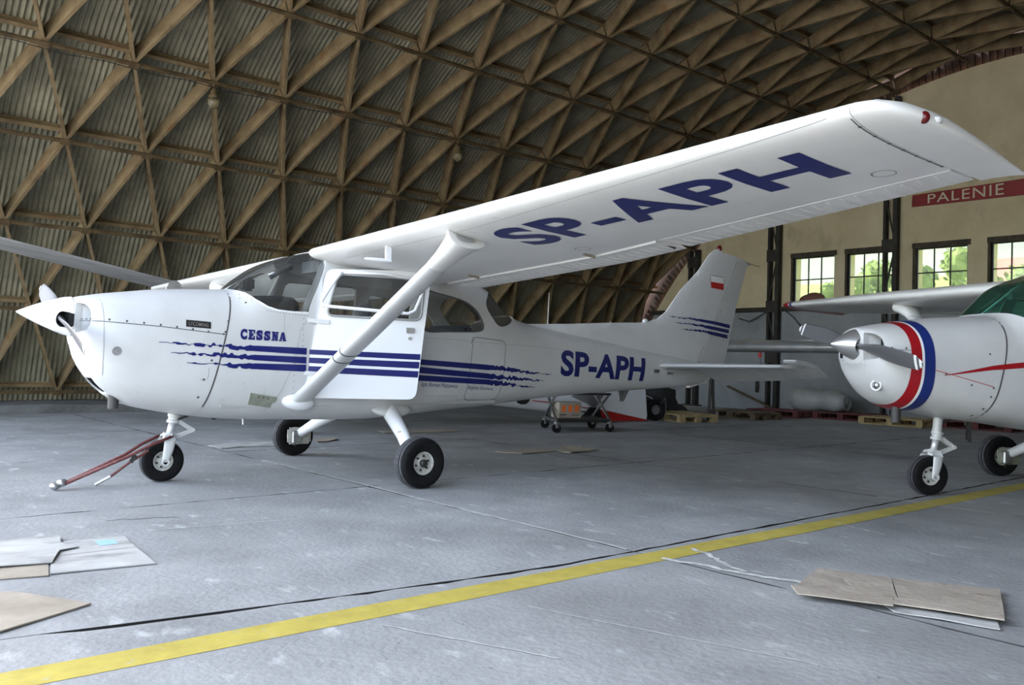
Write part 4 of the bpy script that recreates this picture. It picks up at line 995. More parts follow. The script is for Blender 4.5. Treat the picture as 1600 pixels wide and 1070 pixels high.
    if det:
        for a, b in (([(5.741, 1.637), (6.2, 1.634), (6.55, 1.615), (6.917, 1.585)], [(5.741, 1.633), (6.2, 1.607), (6.55, 1.574), (6.89, 1.541)]), ([(5.84, 1.566), (6.2, 1.566), (6.5, 1.550), (6.90, 1.518)], [(5.84, 1.561), (6.2, 1.540), (6.5, 1.508), (6.884, 1.473)]), ([(5.974, 1.490), (6.3, 1.494), (6.55, 1.478), (6.873, 1.450)], [(5.974, 1.485), (6.3, 1.466), (6.55, 1.437), (6.853, 1.402)])):
            bm = B(); prev = None; n_ = 90; x0, x1 = a[0][0], a[-1][0]; ja = jb = 0
            for i in range(n_+1):
                x = x0+(x1-x0)*i/n_; rag = lerp_tab([(x0, 0), (x0+.1, .8), (x0+.45, .8), (x0+.62, 0)], x)
                if i % 2 == 0: ja, jb = rnd.uniform(-.012, .008)*rag, rnd.uniform(-.008, .012)*rag
                zt_, zb_ = lerp_tab(a, x)+ja, lerp_tab(b, x)+jb; zt_ = max(zt_, zb_+.004)
                cur = [bm.verts.new(fs(x, zb_)), bm.verts.new(fs(x, zt_))]
                if prev: bm.faces.new((prev[0], cur[0], cur[1], prev[1]))
                prev = cur
            put('stripe', bm, M['blue'], fin, flip=False)
        for lp, m, nm in (([(6.484, 2.117), (6.734, 2.107), (6.737, 2.024), (6.488, 2.039)], 'redsolid', 'flag_red'), ([(6.482, 2.20), (6.732, 2.188), (6.734, 2.107), (6.484, 2.117)], 'flagwhite', 'flag_white')):
            bm = region([lp], .05); bend(bm, fs); put(nm, bm, M[m], fin, flip=False)
        bm = B(); strip_on(bm, [(6.484, 2.117), (6.482, 2.20), (6.732, 2.188), (6.734, 2.107)], .006, lambda x, z: (x, -fin_y(x, z)-.004, z), .05); put('flag_outline', bm, M['navred'], fin, flip=False)
        bm = B(); lathe(bm, [(-.01, .035), (.015, .034), (.05, .025), (.065, .01), (.067, 0)], (6.70, 0, 2.545), (.1, 0, 1), 14); put('beacon', bm, M['navred'], fin, 'all', 'dark red beacon')
        bm = B(); tube(bm, [(6.64, -.03, 2.45), (7.0, -.02, 2.45), (7.55, .0, 2.40)], .004, 5); put('static_wick', bm, M['seam'], rud)
        bm = B(); tube(bm, [(6.76, -.02, 2.47), (7.05, -.02, 2.44), (7.32, -.01, 2.41)], .015, 8); put('rudder_cap', bm, M['white'], rud, 'all')
        for x, h in ((3.84, .34), (4.77, .07)):
            bm = B(); tube(bm, [(x, 0, 1.43), (x, 0, 1.47), (x+.01, 0, 1.46+h)], [.009, .006, .003], 6); put('whip_antenna', bm, M['alu'], root)
        bm = B(); sph(bm, (5.36, 0, 1.56), .035, (1.2, .8, .8)); put('vent_bulb', bm, M['white'], fin, 'all')
        bm = B(); lathe(bm, [(0, .02), (.02, .02), (.05, .01)], (6.45, -.02, .87), (.2, 0, -1), 8); put('tail_light', bm, M['lens'], root)
    for sd in (-1, 1):
        roll = -.018*sd if det else .01
        rs = []
        for y, xl, th in ((.06, 5.45, .075), (.4, 5.505, .07), (1.0, 5.60, .06), (1.62, 5.70, .05), (1.66, 5.72, .035)):
            z = 1.025+roll*y; xh = 6.11; c = xh-xl
            pr = [(0, 0), (.02, .35), (.08, .65), (.2, .9), (.4, 1), (.7, .85), (1, .55)]
            rs.append([(xl+c*t, sd*y, z+th*.5*q) for t, q in pr[::-1]]+[(xl+c*t, sd*y, z-th*.5*q) for t, q in pr[1:]])
        bm = B(); rings(bm, rs); stb = put('stabilizer', bm, M['white'], root, 40)
        rs = []; droop = .42
        for y, xt in ((.14, 6.56), (.5, 6.56), (1.2, 6.50), (1.78, 6.40), (1.83, 6.38)):
            z = 1.025+roll*y; xh = 6.125; ed = [(0, 1), (.3, .75), (.97, .12), (1, 0)]; L = xt-xh
            def ep(t, q, s_): return (xh+L*t*math.cos(droop), sd*y, z-L*t*math.sin(droop)+s_*.02*q)
            rs.append([ep(t, q, 1) for t, q in ed[::-1]]+[ep(t, q, -1) for t, q in ed[:-1]])
        bm = B(); rings(bm, rs); el = put('elevator', bm, M['white'], root, 40)
        bm = B(); z = 1.025+roll*1.75
        rings(bm, [[(6.14, sd*y, z+.02), (5.95, sd*y, z+.06), (5.76, sd*y, z+.075), (5.735, sd*y, z+.06), (5.76, sd*y, z+.04), (6.14, sd*y, z-.02)] for y in (1.675, 1.83)]); put('elevator_horn', bm, M['white'], el, 30)
        bm = B(); y = .2
        while y < 1.8:
            xt = lerp_tab([(.14, 6.56), (.5, 6.56), (1.2, 6.50), (1.83, 6.38)], y); L = xt-6.125; z = 1.025+roll*y
            q = lambda t, o: Vector((6.125+L*t*math.cos(droop), sd*y, z-L*t*math.sin(droop)+o))
            bar(bm, q(.08, -.017), q(.96, -.004), .014, .006); y += .075
        put('bead', bm, M['white'], el, kind='stuff')
    # ---------- main gear
    for sd in (-1, 1):
        zr = .56+(.08 if v == 2 else 0)
        bm = B(); tube(bm, [(1.70, sd*.33, zr+.06), (1.66, sd*.47, zr-.02), (1.57, sd*.85, .38), (1.49, sd*1.13, .235)], [.075, .072, .058, .046], 16)
        leg = put('main_gear_leg', bm, M['white2'], root, 'all')
        bm = B(); m4 = Matrix.Translation((1.68, sd*.43, zr+.02))
        sph(bm, (0, 0, 0), .10, (2.0, 1.0, .55), 20)
        for vv in bm.verts: vv.co = m4 @ Matrix.Rotation(-.5*sd, 4, 'X') @ vv.co
        put('leg_fairing', bm, M['white'], leg, 'all')
        wh = wheel(root, (1.48, sd*1.27, .207), .207, .165, .093, 'main_wheel', sd)
        bm = B(); box(bm, (1.37, sd*1.14-.012, .13), (1.62, sd*1.14+.012, .30)); bmesh.ops.bevel(bm, geom=bm.edges[:], offset=.02, segments=2, affect='EDGES'); put('axle_plate', bm, M['patch'] if not det else M['hub'], leg)
        bm = B(); box(bm, (1.40, sd*1.12-.04, .14), (1.50, sd*1.12+.03, .27)); bmesh.ops.bevel(bm, geom=bm.edges[:], offset=.012, segments=1, affect='EDGES'); put('brake_caliper', bm, M['alu'], leg)
        bm = B(); tube(bm, [(1.70, sd*.5, zr), (1.60, sd*.9, .40), (1.52, sd*1.1, .28), (1.46, sd*1.12, .2), (1.45, sd*1.13, .1)], .006, 6); put('brake_line', bm, M['darkmetal'], leg, 'all')
        bm = B(); bar(bm, (1.52, sd*.86, .415), (1.66, sd*.80, .425), .03, .02); put('step_bracket', bm, M['alu'], leg)
    # ---------- nose gear
    zt_ = .60 if det else .72
    bm = B(); tube(bm, [(-.075, 0, zt_), (-.10, 0, .47)], .038, 16); lathe(bm, [(0, .05), (.02, .05), (.025, .042), (.045, .042), (.05, .05), (.07, .05)], (-.097, 0, .47), (.15, 0, 1), 16); ng = put('nose_gear', bm, M['white'], root, 40)
    bm = B(); tube(bm, [(-.098, 0, .48), (-.125, 0, .365)], .027, 16); put('oleo_piston', bm, M['piston'], ng, 'all')
    bm = B(); lathe(bm, [(0, .042), (.05, .042)], (-.13, 0, .335), (.15, 0, 1), 16)
    for sd in (-1, 1):
        tubep = [(-.13, sd*.01, .372), (-.132, sd*.06, .368), (-.137, sd*.092, .335), (-.15, sd*.098, .26), (-.172, sd*.098, .165)]
        prev = None; rs = []
        for (x, y, z), (a, b) in zip(tubep, ((.045, .018), (.045, .018), (.045, .014), (.04, .012), (.028, .012))):
            hor = abs(y) < .08
            rs.append([(x+a*math.cos(2*PI*k/14), y+(0 if hor else b*math.sin(2*PI*k/14)), z+(b*math.sin(2*PI*k/14)*-sd if hor else 0)) for k in range(14)])
        rings(bm, rs); lathe(bm, [(0, .03), (.02, .03), (.02, .018), (.0, .018)], (-.173, sd*.10, .165), (0, sd, 0), 14)
    put('fork', bm, M['white'], ng, 40)
    bm = B()
    for sd in (-1, 1): bar(bm, (-.06, sd*.022, .485), (.06, sd*.012, .41), .014, .03); bar(bm, (-.085, sd*.022, .352), (.06, sd*.012, .405), .014, .026)
    tube(bm, [(.06, -.03, .41), (.06, .03, .41)], .016, 8); put('torque_link', bm, M['white'], ng)
    bm = B(); tube(bm, [(-.06, -.02, zt_-.10), (.0, -.045, zt_-.075), (.05, -.045, zt_+.02)], .012, 6); put('shimmy_damper', bm, M['darkmetal'], ng)
    wheel(root, (-.175, 0, .168), .168, .125, .078, 'nose_wheel', -1, False)
    if det:
        bm = B(); tube(bm, [(.40, -.22, .53), (.405, -.22, .46)], .008, 6); put('fuel_drain', bm, M['alu'], root)
        bm = B(); tube(bm, [(.18, -.2, .56), (.20, -.2, .53), (.22, -.2, .56)], .006, 6); put('tie_down_ring', bm, M['alu'], root)
        bm = B(); quadbox(bm, [(6.15, -.03, .76), (6.5, -.03, .84), (6.5, .03, .84), (6.15, .03, .76), (6.15, -.03, .88), (6.55, -.03, .90), (6.55, .03, .90), (6.15, .03, .88)]); put('tail_cone', bm, M['white'], root)
        bm = B(); quadbox(bm, [(4.95, -.01, .60), (5.02, -.01, .60), (5.02, .01, .60), (4.95, .01, .60), (4.93, -.015, .76), (5.12, -.015, .76), (5.12, .015, .76), (4.93, .015, .76)]); put('tail_skid', bm, M['greymetal'], root)
        # ------ opened pilot's door
        a = math.radians(20); d = Vector((math.cos(a), -math.sin(a), 0)); nn = Vector((-math.sin(a), -math.cos(a), 0)); h0 = Vector((.83, -.55, 0))
        fd = lambda off: (lambda s, z: h0+d*s+nn*off+Vector((0, 0, z)))
        bm = slab2d([DOOR, DWIN], fd(0), -nn*.04); door = put('door', bm, M['white2'], root, label="pilot's door standing a little open")
        bm = region([DWIN]); bend(bm, fd(-.02)); put('door_window', bm, gm, door)
        bm = B(); tube(bm, [fd(.003)(*p) for p in DWIN], .010, 6, True); put('window_seal', bm, M['seaml'], door, 'all')
        pts = [fd(.012)(.245, 1.752), fd(.05)(.17, 1.66), fd(.10)(.075, 1.50), fd(.115)(.085, 1.462), fd(.12)(.15, 1.455), fd(.12)(.45, 1.44), fd(.12)(.79, 1.422), fd(.115)(.85, 1.45), fd(.07)(.91, 1.58), fd(.012)(.955, 1.715)]
        bm = B(); tube(bm, pts, .014, 8); tube(bm, [fd(.012)(.245, 1.752), fd(.012)(.6, 1.757), fd(.012)(.955, 1.715)], .012, 8); put('window_sash', bm, M['white2'], door, 'all')
        for p0, p1, p2, p3 in (((-.004, 1.097), (.930, 1.082), (.929, 1.032), (-.010, 1.057)), ((-.013, 1.03), (.924, 1.015), (.920, .958), (-.018, .985)), ((-.020, .96), (.918, .935), (.912, .88), (-.026, .91))):
            bm = region([[p0, p1, p2, p3]]); bend(bm, fd(.002)); put('stripe', bm, M['blue'], door, flip=False)
        bm = slab2d([rounded([(.80, 1.307), (.872, 1.304), (.873, 1.258), (.802, 1.26)], .008)], fd(.001), nn*.012); put('door_handle', bm, M['alu'], door)
        bm = B(); lathe(bm, [(0, .016), (.01, .016), (.01, 0)], fd(0)(.835, 1.215), nn, 12); put('door_lock', bm, M['alu'], door)
        for s_, z in ((.03, 1.335), (-.03, .90)): bm = B(); bar(bm, fd(.008)(s_-.06, z+.005), fd(.008)(s_+.12, z-.006), .012, .035); put('hinge', bm, M['white'], door)
    return fus

plane = thing('airplane', 'white high-wing airplane with three dark blue stripes and SP-APH under its wing', 'airplane')
light_plane(plane, 1)
p2 = thing('airplane', 'white airplane with red and blue nose bands and green windshield, cut off at the right', 'airplane')
p2.location = (5.250, -3.663, 0); p2.rotation_euler = (0, 0, -.5044)
light_plane(p2, 2)

# ================================================================ THINGS AROUND
# ---- tow bar hooked to the nose fork
tb = thing('tow_bar', 'dark red two-rod tow bar hooked to the nose wheel of the blue-striped plane', 'tow bar', (-.96, -.13, 0))
L = tb.location
for sd in (-1, 1):
    bm = B(); tube(bm, [Vector(p)-L for p in ((-.125, sd*.125, .375), (-.30, sd*.10, .30), (-.45, sd*.06-.04, .225), (-.90, sd*.02-.12, .045))], .0125, 10); put('rod', bm, M['rod'], tb, 'all')
    bm = B(); lathe(bm, [(0, .016), (.03, .016), (.035, .01)], Vector((-.125, sd*.135, .375))-L, (0, -sd, 0), 10); put('hook_pin', bm, M['alu'], tb)
bm = B(); sph(bm, Vector((-.965, -.13, .032))-L, .031, (1.2, 1.1, .9)); tube(bm, [Vector((-.94, -.15, .05))-L, Vector((-.90, -.12, .055))-L], .028, 10); put('tow_eye', bm, M['alu'], tb, 'all')
bm = B(); tube(bm, [Vector(p)-L for p in ((-.30, -.085, .262), (-.44, -.09, .175), (-.57, -.07, .072))], .011, 8); put('handle', bm, M['rod'], tb)
bm = B(); tube(bm, [Vector(p)-L for p in ((-.57, -.07, .072), (-.675, -.055, .012))], .012, 8); put('handle_grip', bm, M['alu'], tb, label='bare metal grip')
bm = B(); bar(bm, Vector((-.40, -.09, .235))-L, Vector((-.43, -.085, .175))-L, .03, .03); put('joint', bm, M['darkmetal'], tb)
# ---- cardboard on the floor
def sheet(name, label, pts, z, th, m, seed, amp=.006, cat='cardboard', extra=None, cell=.12, group=None):
    cx = sum(p[0] for p in pts)/len(pts); cy = sum(p[1] for p in pts)/len(pts)
    t = thing(name, label, cat, (cx, cy, 0), group)
    bm = region([[(x-cx, y-cy) for x, y in pts]], cell)
    def f(u, v): return (u, v, z+abs(noise.noise(Vector((u*3+seed, v*3, 0))))*amp)
    bend(bm, f); thicken(bm, (0, 0, th)); put('sheet', bm, m, t)
    return t, lambda u, v: Vector(f(u-cx, v-cy))+Vector((0, 0, th+.0015)), (cx, cy)
t, f, c = sheet('cardboard_sheet', 'whitish cardboard sheet with a pale blue printed label, near the bottom left', [(-1.235, -2.06), (-.93, -2.06), (-.95, -2.45), (-.955, -2.80), (-1.415, -2.765), (-1.36, -2.45), (-1.29, -2.22)], .003, .005, M['cardw'], 3)
bm = region([[(-1.10, -2.13), (-1.00, -2.13), (-1.005, -2.26), (-1.10, -2.27)]]); bend(bm, lambda u, v: f(u, v)); put('printed_label', bm, M['labelblue'], t, flip=False)
bm = B(); strip_on(bm, [(-1.30, -2.40), (-1.1, -2.40), (-.95, -2.40)], .006, f, .05); put('crease', bm, M['cardlight'], t, flip=False)
sheet('cardboard_sheet', 'white stained cardboard sheet at the left edge of the photo, its corner torn', [(-1.95, -1.90), (-1.235, -1.93), (-1.262, -2.12), (-1.245, -2.2), (-1.20, -2.27), (-1.30, -2.32), (-1.375, -2.57), (-1.60, -2.54), (-2.05, -2.50)], .0125, .005, M['cardw'], 9, .010)
sheet('cardboard_sheet', 'pale brown cardboard sheet lying under the white stained sheet', [(-1.98, -2.35), (-1.38, -2.50), (-1.425, -2.79), (-1.63, -2.745), (-2.1, -2.72)], .003, .004, M['cardlight'], 5, .003)
sheet('cardboard_sheet', 'brown dirty cardboard corner lying nearest the camera at the left edge', [(-2.1, -2.80), (-1.59, -3.02), (-1.36, -3.37), (-1.71, -3.585), (-2.3, -3.75)], .003, .006, M['cardlight'], 11)
# flattened box at the right: two flaps over two panels
fb = thing('flattened_box', 'flattened brown cardboard box lying beyond the yellow line at the lower right', 'cardboard', (1.74, -5.1, 0))
L = fb.location
def plate(name, pts, z0, z1, m, th=.006):
    bm = region([[(x-L.x, y-L.y) for x, y in pts]], .12); a = Vector(pts[0]); b = Vector(pts[-1])
    xs = [p[0]+p[1] for p in pts]
    bend(bm, lambda u, v: (u, v, z0+(z1-z0)*max(0, min(1, ((u+L.x)-pts[0][0])*.5+.5))+abs(noise.noise(Vector((u*4, v*4, 3))))*.012)); thicken(bm, (0, 0, th)); return put(name, bm, m, fb)
plate('panel', [(1.83, -4.67), (1.96, -4.985), (1.60, -5.22), (1.36, -4.84)], .012, .02, M['card'])
plate('panel', [(1.965, -4.99), (2.22, -5.39), (1.77, -5.60), (1.60, -5.225)], .012, .016, M['card'])
plate('flap', [(1.36, -4.83), (1.575, -5.21), (1.46, -5.275), (1.27, -4.925)], .022, .03, M['card'])
plate('flap', [(1.595, -5.215), (1.765, -5.60), (1.665, -5.645), (1.50, -5.245)], .022, .03, M['card'])
plate('lining', [(1.52, -5.20), (1.70, -5.60), (1.59, -5.66), (1.45, -5.285)], .004, .006, M['cardw'], .004)
# pieces further back
sheet('cardboard_sheet', 'pale dirty cardboard strip on the floor between nose wheel and right main wheel', [(.99, 2.45), (1.3, 2.62), (1.85, 2.66), (2.0, 2.5), (1.72, 2.16), (1.3, 2.2), (1.02, 2.1)], .003, .005, M['cardw'], 21, .02)
sheet('cardboard_scrap', 'torn dark cardboard scrap just right of the right main wheel', [(2.25, 2.32), (2.33, 2.62), (2.65, 2.76), (2.60, 2.5), (2.42, 2.38)], .003, .006, M['cardlight'], 23, .03)
sheet('cardboard_sheet', 'long brown cardboard strip on the floor seen behind the left main gear leg', [(3.67, 3.46), (4.8, 3.39), (4.72, 2.97), (3.61, 3.15)], .003, .006, M['card'], 25, .015)
sheet('cardboard_sheet', 'flat tan cardboard sheet on the floor below the wheeled stand', [(3.66, .66), (4.33, .62), (4.34, .40), (3.77, .31)], .003, .006, M['card'], 27, .012)
sheet('cardboard_sheet', 'pale crumpled cardboard sheet with raised middle, right of the tan one', [(4.36, .40), (4.78, .72), (4.92, .28), (4.30, .10)], .003, .008, M['cardlight'], 29, .06)

# ---- white aircraft tail behind the fuselage
wt = thing('airplane', 'white airplane with a red rudder base, only its tail showing below the white plane', 'airplane', (6.0, 3.8, 0))
L = wt.location
bm = B(); rs = []
for x, y, zb_, zt_, w in ((1.9, 4.25, .75, .95, .06), (2.3, 4.2, .62, 1.12, .26), (3.2, 4.1, .56, 1.32, .36), (4.3, 3.98, .50, 1.3, .34), (5.4, 3.85, .37, .95, .22), (6.2, 3.77, .285, .80, .17), (7.0, 3.71, .20, .68, .12), (7.77, 3.67, .11, .58, .06), (8.02, 3.66, .16, .5, .03)):
    rs.append([(x-L.x, y+w*math.cos(2*PI*k/20)-L.y, (zt_+zb_)/2+(zt_-zb_)/2*math.sin(2*PI*k/20)) for k in range(20)])
rings(bm, rs); wf = put('fuselage', bm, M['white2'], wt, 'all')
yr = 3.66
def flat(lp, y0, th, m, name, par=wt): bm = B(); rings(bm, [[(x-L.x, y-L.y, z) for x, z in lp] for y in (y0-th/2, y0+th/2)]); return put(name, bm, m, par)
fn = flat([(7.3, .45), (8.02, .22), (8.0, 1.0), (7.75, 1.0)], yr, .06, M['white2'], 'fin')
rd = flat([(8.05, .24), (8.3, .20), (9.22, .035), (9.24, .1), (9.14, .95), (8.05, 1.0)], yr, .05, M['white2'], 'rudder')
flat([(8.05, .232), (8.10, .035), (9.25, .01), (9.24, .03), (8.3, .193)], yr, .052, M['redsolid'], 'rudder_base', wt)
bm = B(); quadbox(bm, [Vector(p)-L for p in ((7.36, 3.62, .46), (7.93, 3.6, .27), (7.80, 3.1, .66), (7.4, 3.1, .66), (7.36, 3.62, .48), (7.93, 3.6, .29), (7.80, 3.1, .68), (7.4, 3.1, .68))]); put('stabilizer', bm, M['silver'], wt)  # grey plate: shade on the stabilizer put into its colour
bm = B(); tube(bm, [Vector((6.55, 3.6, .40))-L, Vector((7.2, 3.585, .34))-L, Vector((7.85, 3.6, .25))-L], .008, 5); put('red_stripe', bm, M['redsolid'], wf)
bm = B(); tube(bm, [Vector((6.9, 3.55, .22))-L, Vector((7.2, 3.55, .14))-L], .02, 6); tube(bm, [Vector((7.15, 3.57, .23))-L, Vector((7.75, 3.6, .2))-L], .012, 6); put('control_cable', bm, M['darkmetal'], wt)
bm = text_bm('S', .03); bend(bm, lambda u, v: Vector((6.22+u*.28, 3.77-.165-.008*(1-u), .34+v*.35))-L); put('lettering', bm, M['black'], wf, flip=False)
bm = B(); lathe(bm, [(-.04, .03), (-.05, .08), (-.03, .11), (.03, .11), (.05, .08), (.04, .03)], Vector((7.83, 3.62, .11))-L, (0, 1, 0), 24); quadbox(bm, [Vector(p)-L for p in ((7.65, 3.56, .10), (8.05, 3.56, .10), (8.05, 3.68, .10), (7.65, 3.68, .10), (7.8, 3.58, .28), (8.02, 3.58, .26), (8.02, 3.66, .26), (7.8, 3.66, .28))]); put('tail_wheel', bm, M['rubber'], wt, 40)
bm = B(); tube(bm, [Vector((2.62, 4.0, .66))-L, Vector((2.55, 3.5, .2))-L, Vector((2.55, 3.46, .17))-L], .03, 8); lathe(bm, [(-.05, .05), (-.06, .12), (-.03, .17), (.03, .17), (.06, .12), (.05, .05)], Vector((2.55, 3.42, .17))-L, (0, 1, 0), 24); put('main_wheel', bm, M['rubber'], wt, 40)
# ---- wheeled stand with a carton
cart = thing('wheeled_stand', 'light grey stand on small castors with X-shaped legs behind the tail of the white plane', 'stand', (6.6, 2.6, 0))
L = cart.location
P4 = {'a': (6.42, 3.12), 'b': (6.03, 2.38), 'c': (7.10, 2.78), 'd': (6.90, 2.17)}
for k, (x, y) in P4.items():
    bm = B(); lathe(bm, [(-.018, .03), (-.02, .065), (.02, .065), (.018, .03)], Vector((x, y, .066))-L, (.4, 1, 0), 20); lathe(bm, [(-.021, .028), (.021, .028)], Vector((x, y, .066))-L, (.4, 1, 0), 10); cs = put('castor', bm, M['rubber'], cart, 40)
    bm = B(); quadbox(bm, [Vector((x+a, y+b, z))-L for z in (.07, .16) for a, b in ((-.025, -.03), (.025, -.03), (.025, .03), (-.025, .03))]); put('castor_fork', bm, M['alu'], cs)
for a, b in (('a', 'b'), ('c', 'd')):
    (x0, y0), (x1, y1) = P4[a], P4[b]
    bm = B(); bar(bm, Vector((x0, y0, .17))-L, Vector((x1, y1, .17))-L, .04, .035); put('foot_bar', bm, M['alu'], cart)
    for (q0, q1) in (((x0, y0), (x1, y1)), ((x1, y1), (x0, y0))):
        bm = B(); bar(bm, Vector((*q0, .18))-L, Vector((q0[0]*.1+q1[0]*.9, q0[1]*.1+q1[1]*.9, .56))-L, .032, .032); put('leg', bm, M['alu'], cart)
    bm = B(); bar(bm, Vector((x0, y0, .57))-L, Vector((x1, y1, .57))-L, .04, .035); put('top_bar', bm, M['alu'], cart)
for a, b, z in (('a', 'c', .17), ('b', 'd', .17), ('a', 'c', .57), ('b', 'd', .57)):
    bm = B(); bar(bm, Vector((*P4[a], z))-L, Vector((*P4[b], z))-L, .03, .03); put('side_bar', bm, M['darkmetal'], cart)
bm = B(); quadbox(bm, [Vector((*P4[k], z))-L for z in (.185, .20) for k in 'abdc']); put('shelf', bm, M['darkmetal'], cart)
ctn = thing('carton', 'small brown carton with three orange prints on the shelf of the wheeled stand', 'box', (6.42, 2.62, .2))
d1 = Vector((P4['d'][0]-P4['b'][0], P4['d'][1]-P4['b'][1], 0)).normalized(); d2 = Vector((-d1.y, d1.x, 0))
bm = B(); q = lambda a, b, z: d1*a+d2*b+Vector((0, 0, z))
quadbox(bm, [q(-.19, -.13, 0), q(.19, -.13, 0), q(.19, .13, 0), q(-.19, .13, 0), q(-.19, -.13, .24), q(.19, -.13, .24), q(.19, .13, .24), q(-.19, .13, .24)]); bmesh.ops.bevel(bm, geom=bm.edges[:], offset=.006, segments=1, affect='EDGES'); put('box_body', bm, M['card'], ctn)
for k in (-1, 0, 1):
    bm = region([rounded([(k*.11-.035, .09), (k*.11+.035, .09), (k*.11+.035, .19), (k*.11-.035, .19)], .01)]); bend(bm, lambda u, v: q(u, -.1315, v)); put('orange_print', bm, M['orange'], ctn, flip=False)
bm = B(); bar(bm, q(-.17, -.1315, .05), q(-.06, -.1315, .05), .003, .012); bar(bm, q(.03, -.1315, .045), q(.15, -.1315, .045), .003, .008); put('print_line', bm, M['darkmetal'], ctn)
# ---- pallets by the end wall
def pallet(name, label, s, l, m, rot=0, w=1.2, dp=.8):
    t = thing(name, label, 'pallet', H(s, l, 0), 'pallets by the end wall'); t.rotation_euler = (0, 0, PSI+rot)
    for k in range(5): bm = B(); y = -dp/2+.05+k*(dp-.1)/4; box(bm, (-w/2, y-.055, .122), (w/2, y+.055, .144)); put('deck_board', bm, m, t)
    for x in (-w/2+.05, 0, w/2-.05):
        bm = B(); box(bm, (x-.06, -dp/2, .10), (x+.06, dp/2, .122)); put('stringer', bm, m, t)
        for y in (-dp/2+.06, 0, dp/2-.06): bm = B(); box(bm, (x-.06, y-.055, .022), (x+.06, y+.055, .10)); put('block', bm, m, t)
    for y in (-dp/2+.06, 0, dp/2-.06): bm = B(); box(bm, (-w/2, y-.05, 0), (w/2, y+.05, .022)); put('bottom_board', bm, m, t)
    return t
pallet('pallet', 'brown wooden pallet below the tail of the white plane, nearest the vault', 10.35, 3.0, M['wood'], PI/2-.35)
pallet('pallet', 'dark wooden pallet left of the grey fibreglass shell', 12.3, 2.95, M['wooddark'], PI/2-.1)
pallet('pallet', 'dark red pallet carrying the left end of the grey fibreglass shell', 13.7, 2.95, M['woodred'], PI/2)
pallet('pallet', 'dark red pallet carrying the right end of the grey fibreglass shell', 14.2, 1.70, M['woodred'], PI/2)
pallet('pallet', 'pale yellowish wooden pallet just left of the exhaust of the red-banded plane', 13.7, .45, M['wood'], PI/2)
pallet('pallet', 'dark red pallet right of the pale yellowish one', 14.3, -.83, M['woodred'], PI/2)
# ---- grey fibreglass shell on the pallets
sh = thing('fibreglass_shell', 'grey rounded fibreglass shell with two bulges lying on dark red pallets', 'fairing', H(14.15, 2.35, .144))
bm = B(); rs = []
for u, r in ((-.68, .02), (-.65, .12), (-.55, .22), (-.38, .27), (-.2, .265), (-.05, .225), (.08, .20), (.22, .215), (.36, .235), (.48, .205), (.58, .14), (.64, .05)):
    rs.append([LA*(-u)+AX*(r*1.0*math.cos(2*PI*k/24))+Vector((0, 0, .225+(r*math.sin(2*PI*k/24)) if True else 0)) for k in range(24)])
rings(bm, rs)
for vv in bm.verts: vv.co.z = max(vv.co.z, 0)
put('shell', bm, M['fibre'], sh, 'all')
bm = B(); lathe(bm, [(-.02, .15), (.02, .16), (.02, .13), (-.02, .12)], -LA*.61+Vector((0, 0, .19)), -LA, 20); put('rim', bm, M['silver'], sh, 40)
# ---- long silver wing in the background, on two trestles
def trestle(p, h, label):
    t = thing('trestle', label, 'trestle', p)
    for k in (-1, 1):
        bm = B(); bar(bm, (0, 0, h-.04), AX*k*.22+LA*k*.1, .05, .05); put('leg', bm, M['post'], t)
    bm = B(); bar(bm, -AX*.3+Vector((0, 0, h-.03)), AX*.3+Vector((0, 0, h-.03)), .07, .06); put('beam', bm, M['post'], t)
sw = thing('aircraft_wing', 'long silver grey aircraft wing held level in front of the end wall', 'wing', H(11.2, 1.4, 1.4))
bm = B(); rs = []
for u, sc_ in ((1.8, .1), (1.77, .55), (1.68, .85), (1.5, 1), (0, 1.05), (-3.4, 1.1)):
    rs.append([LA*u+AX*(x*sc_)+Vector((0, 0, z*sc_+(0 if u > 0 else .0))) for x, z in [(1.1*(t-.25), 1.1*naca(t, 1, .20)) for t in (1, .8, .6, .4, .25, .12, .05, .012, 0)]+[(1.1*(t-.25), 1.1*naca(t, -1, .20)) for t in (.012, .05, .12, .25, .4, .6, .8)]])
rings(bm, rs); put('wing_skin', bm, M['silver'], sw, 50)
bm = B(); lathe(bm, [(0, .03), (.08, .03), (.1, .0)], -LA*-.42+AX*-.1+Vector((0, 0, -.19)), (0, 0, 1), 10); put('red_flag', bm, M['redsolid'], sw)
bm = B(); tube(bm, [LA*.42-AX*.1+Vector((0, 0, -.19)), LA*.38-AX*.1+Vector((0, 0, -.45))], .006, 5); put('wire', bm, M['darkmetal'], sw)
trestle(H(11.25, 2.98, 0), 1.29, 'dark trestle under the silver wing, hidden behind the tail of the white plane')
trestle(H(11.25, -1.75, 0), 1.26, 'dark trestle under the silver wing behind the red-banded plane')
# ---- narrow grey wing at the left
gw = thing('aircraft_wing', 'long narrow grey wing slanting down at the left behind the nose of the white plane', 'wing', (.3, 6.4, 2.3))
L = gw.location
A_, B_ = Vector((-2.9, 6.25, 2.87)), Vector((2.9, 6.35, 1.80)); d = (B_-A_).normalized(); up = Vector((0, 0, 1)); cw = (up-d*d.dot(up)).normalized(); tn = d.cross(cw)
bm = B(); rs = []
for k in range(9):
    p = A_.lerp(B_, k/8)-L
    rs.append([p+tn*(.20*math.cos(2*PI*q/20))+cw*(.022*math.sin(2*PI*q/20))+Vector((0, 0, .062*math.cos(2*PI*q/20))) for q in range(20)])
rings(bm, rs); put('wing_skin', bm, M['bladegrey'], gw, 50)
trestle(Vector((2.5, 6.35, 0)), 1.74, 'dark trestle under the narrow grey wing, hidden behind the cockpit of the white plane')
trestle(Vector((-2.2, 6.26, 0)), 2.63, 'tall dark trestle under the raised end of the narrow grey wing')
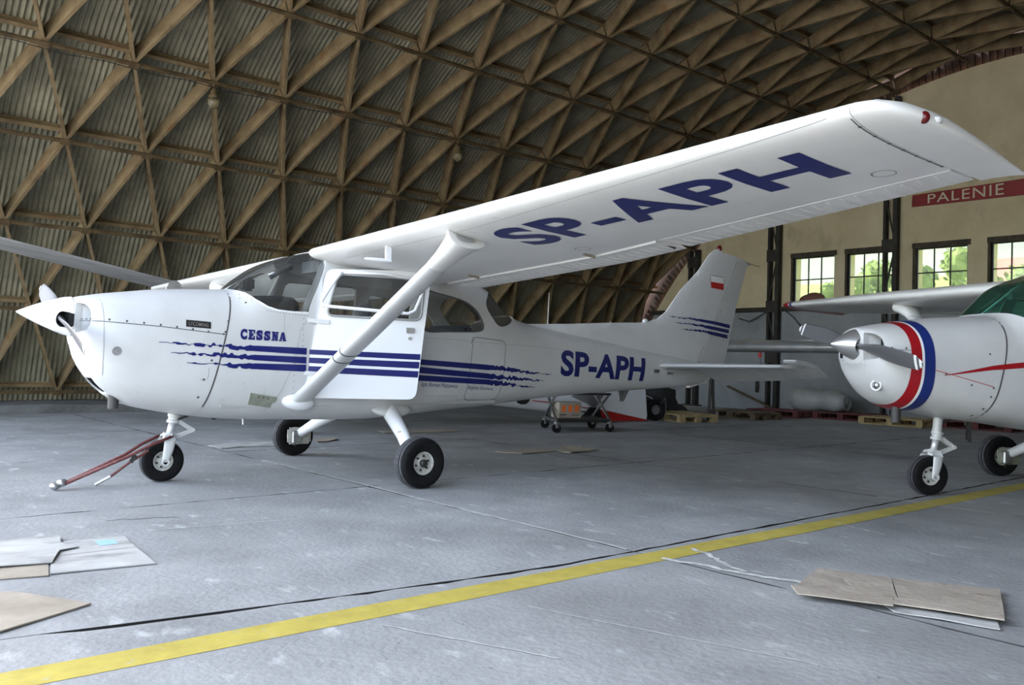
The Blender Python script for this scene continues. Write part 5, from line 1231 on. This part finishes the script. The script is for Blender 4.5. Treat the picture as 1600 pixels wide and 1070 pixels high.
# ---- red bundle on the rail, clutter in the dark corner
rb = thing('bundle', 'dull red rounded bundle on the rail below the first window', 'bundle', H(S_END-.12, 3.2, 2.44))
bm = B(); sph(bm, (0, 0, .14), .27, (.4, 1.25, .62), 20)
for vv in bm.verts: vv.co += Vector((0, 0, 1))*noise.noise(vv.co*5)*.03; vv.co.z = max(vv.co.z, .012)
put('cloth', bm, M['sack'], rb, 'all')
tp = thing('tarp_heap', 'black tarpaulin heaped over machinery in the dark corner by the vault', 'tarp', H(11.4, 4.75, 0))
bm = B(); bmesh.ops.create_icosphere(bm, subdivisions=4, radius=1)
for vv in bm.verts:
    n_ = noise.noise(vv.co*1.7)*.3+noise.noise(vv.co*5)*.09; vv.co = Vector((vv.co.x*.75, vv.co.y*.8, max(0, vv.co.z*.62)))*(1+n_)
put('tarp', bm, M['tarp'], tp, 'all')
ty = thing('wheel', 'black tyre standing on the floor right behind the red rudder base', 'wheel', (9.55, 3.75, .2))
bm = B(); lathe(bm, [(-.05, .09), (-.08, .12), (-.085, .16), (-.06, .195), (.06, .195), (.085, .16), (.08, .12), (.05, .09)], (0, 0, 0), (.3, 1, 0), 32, False); put('tyre', bm, M['rubber'], ty, 40)
bm = B(); lathe(bm, [(-.04, .092), (-.03, .03), (.03, .03), (.04, .092)], (0, 0, 0), (.3, 1, 0), 20); put('hub', bm, M['greymetal'], ty, 40)
bm = B(); tube(bm, [(.05, -.1, .12), (.16, -.12, .22), (.2, -.1, .1), (.15, -.12, -.12), (0, -.14, -.19)], .008, 6); put('wire', bm, M['alu'], ty)
pl = thing('plank', 'dark plank leaning by the foot of the steel post', 'plank', H(14.9, 4.6, 0))
bm = B(); bar(bm, -AX*.1+LA*.5+Vector((0, 0, .55)), -LA*.8+Vector((0, 0, .04)), .08, .04); put('board', bm, M['wooddark'], pl)
hs = thing('hose', 'thin pale hose arching from the dark heap to the floor', 'hose', H(10.7, 4.2, 0))
bm = B(); tube(bm, [LA*.35+Vector((0, 0, .42)), LA*.1+Vector((0, 0, .45)), -LA*.2+Vector((0, 0, .36)), -LA*.42+Vector((0, 0, .18)), -LA*.48+Vector((0, 0, .015))], .014, 8); put('tube', bm, M['greymetal'], hs, 'all')
print('objects', len(bpy.data.objects))
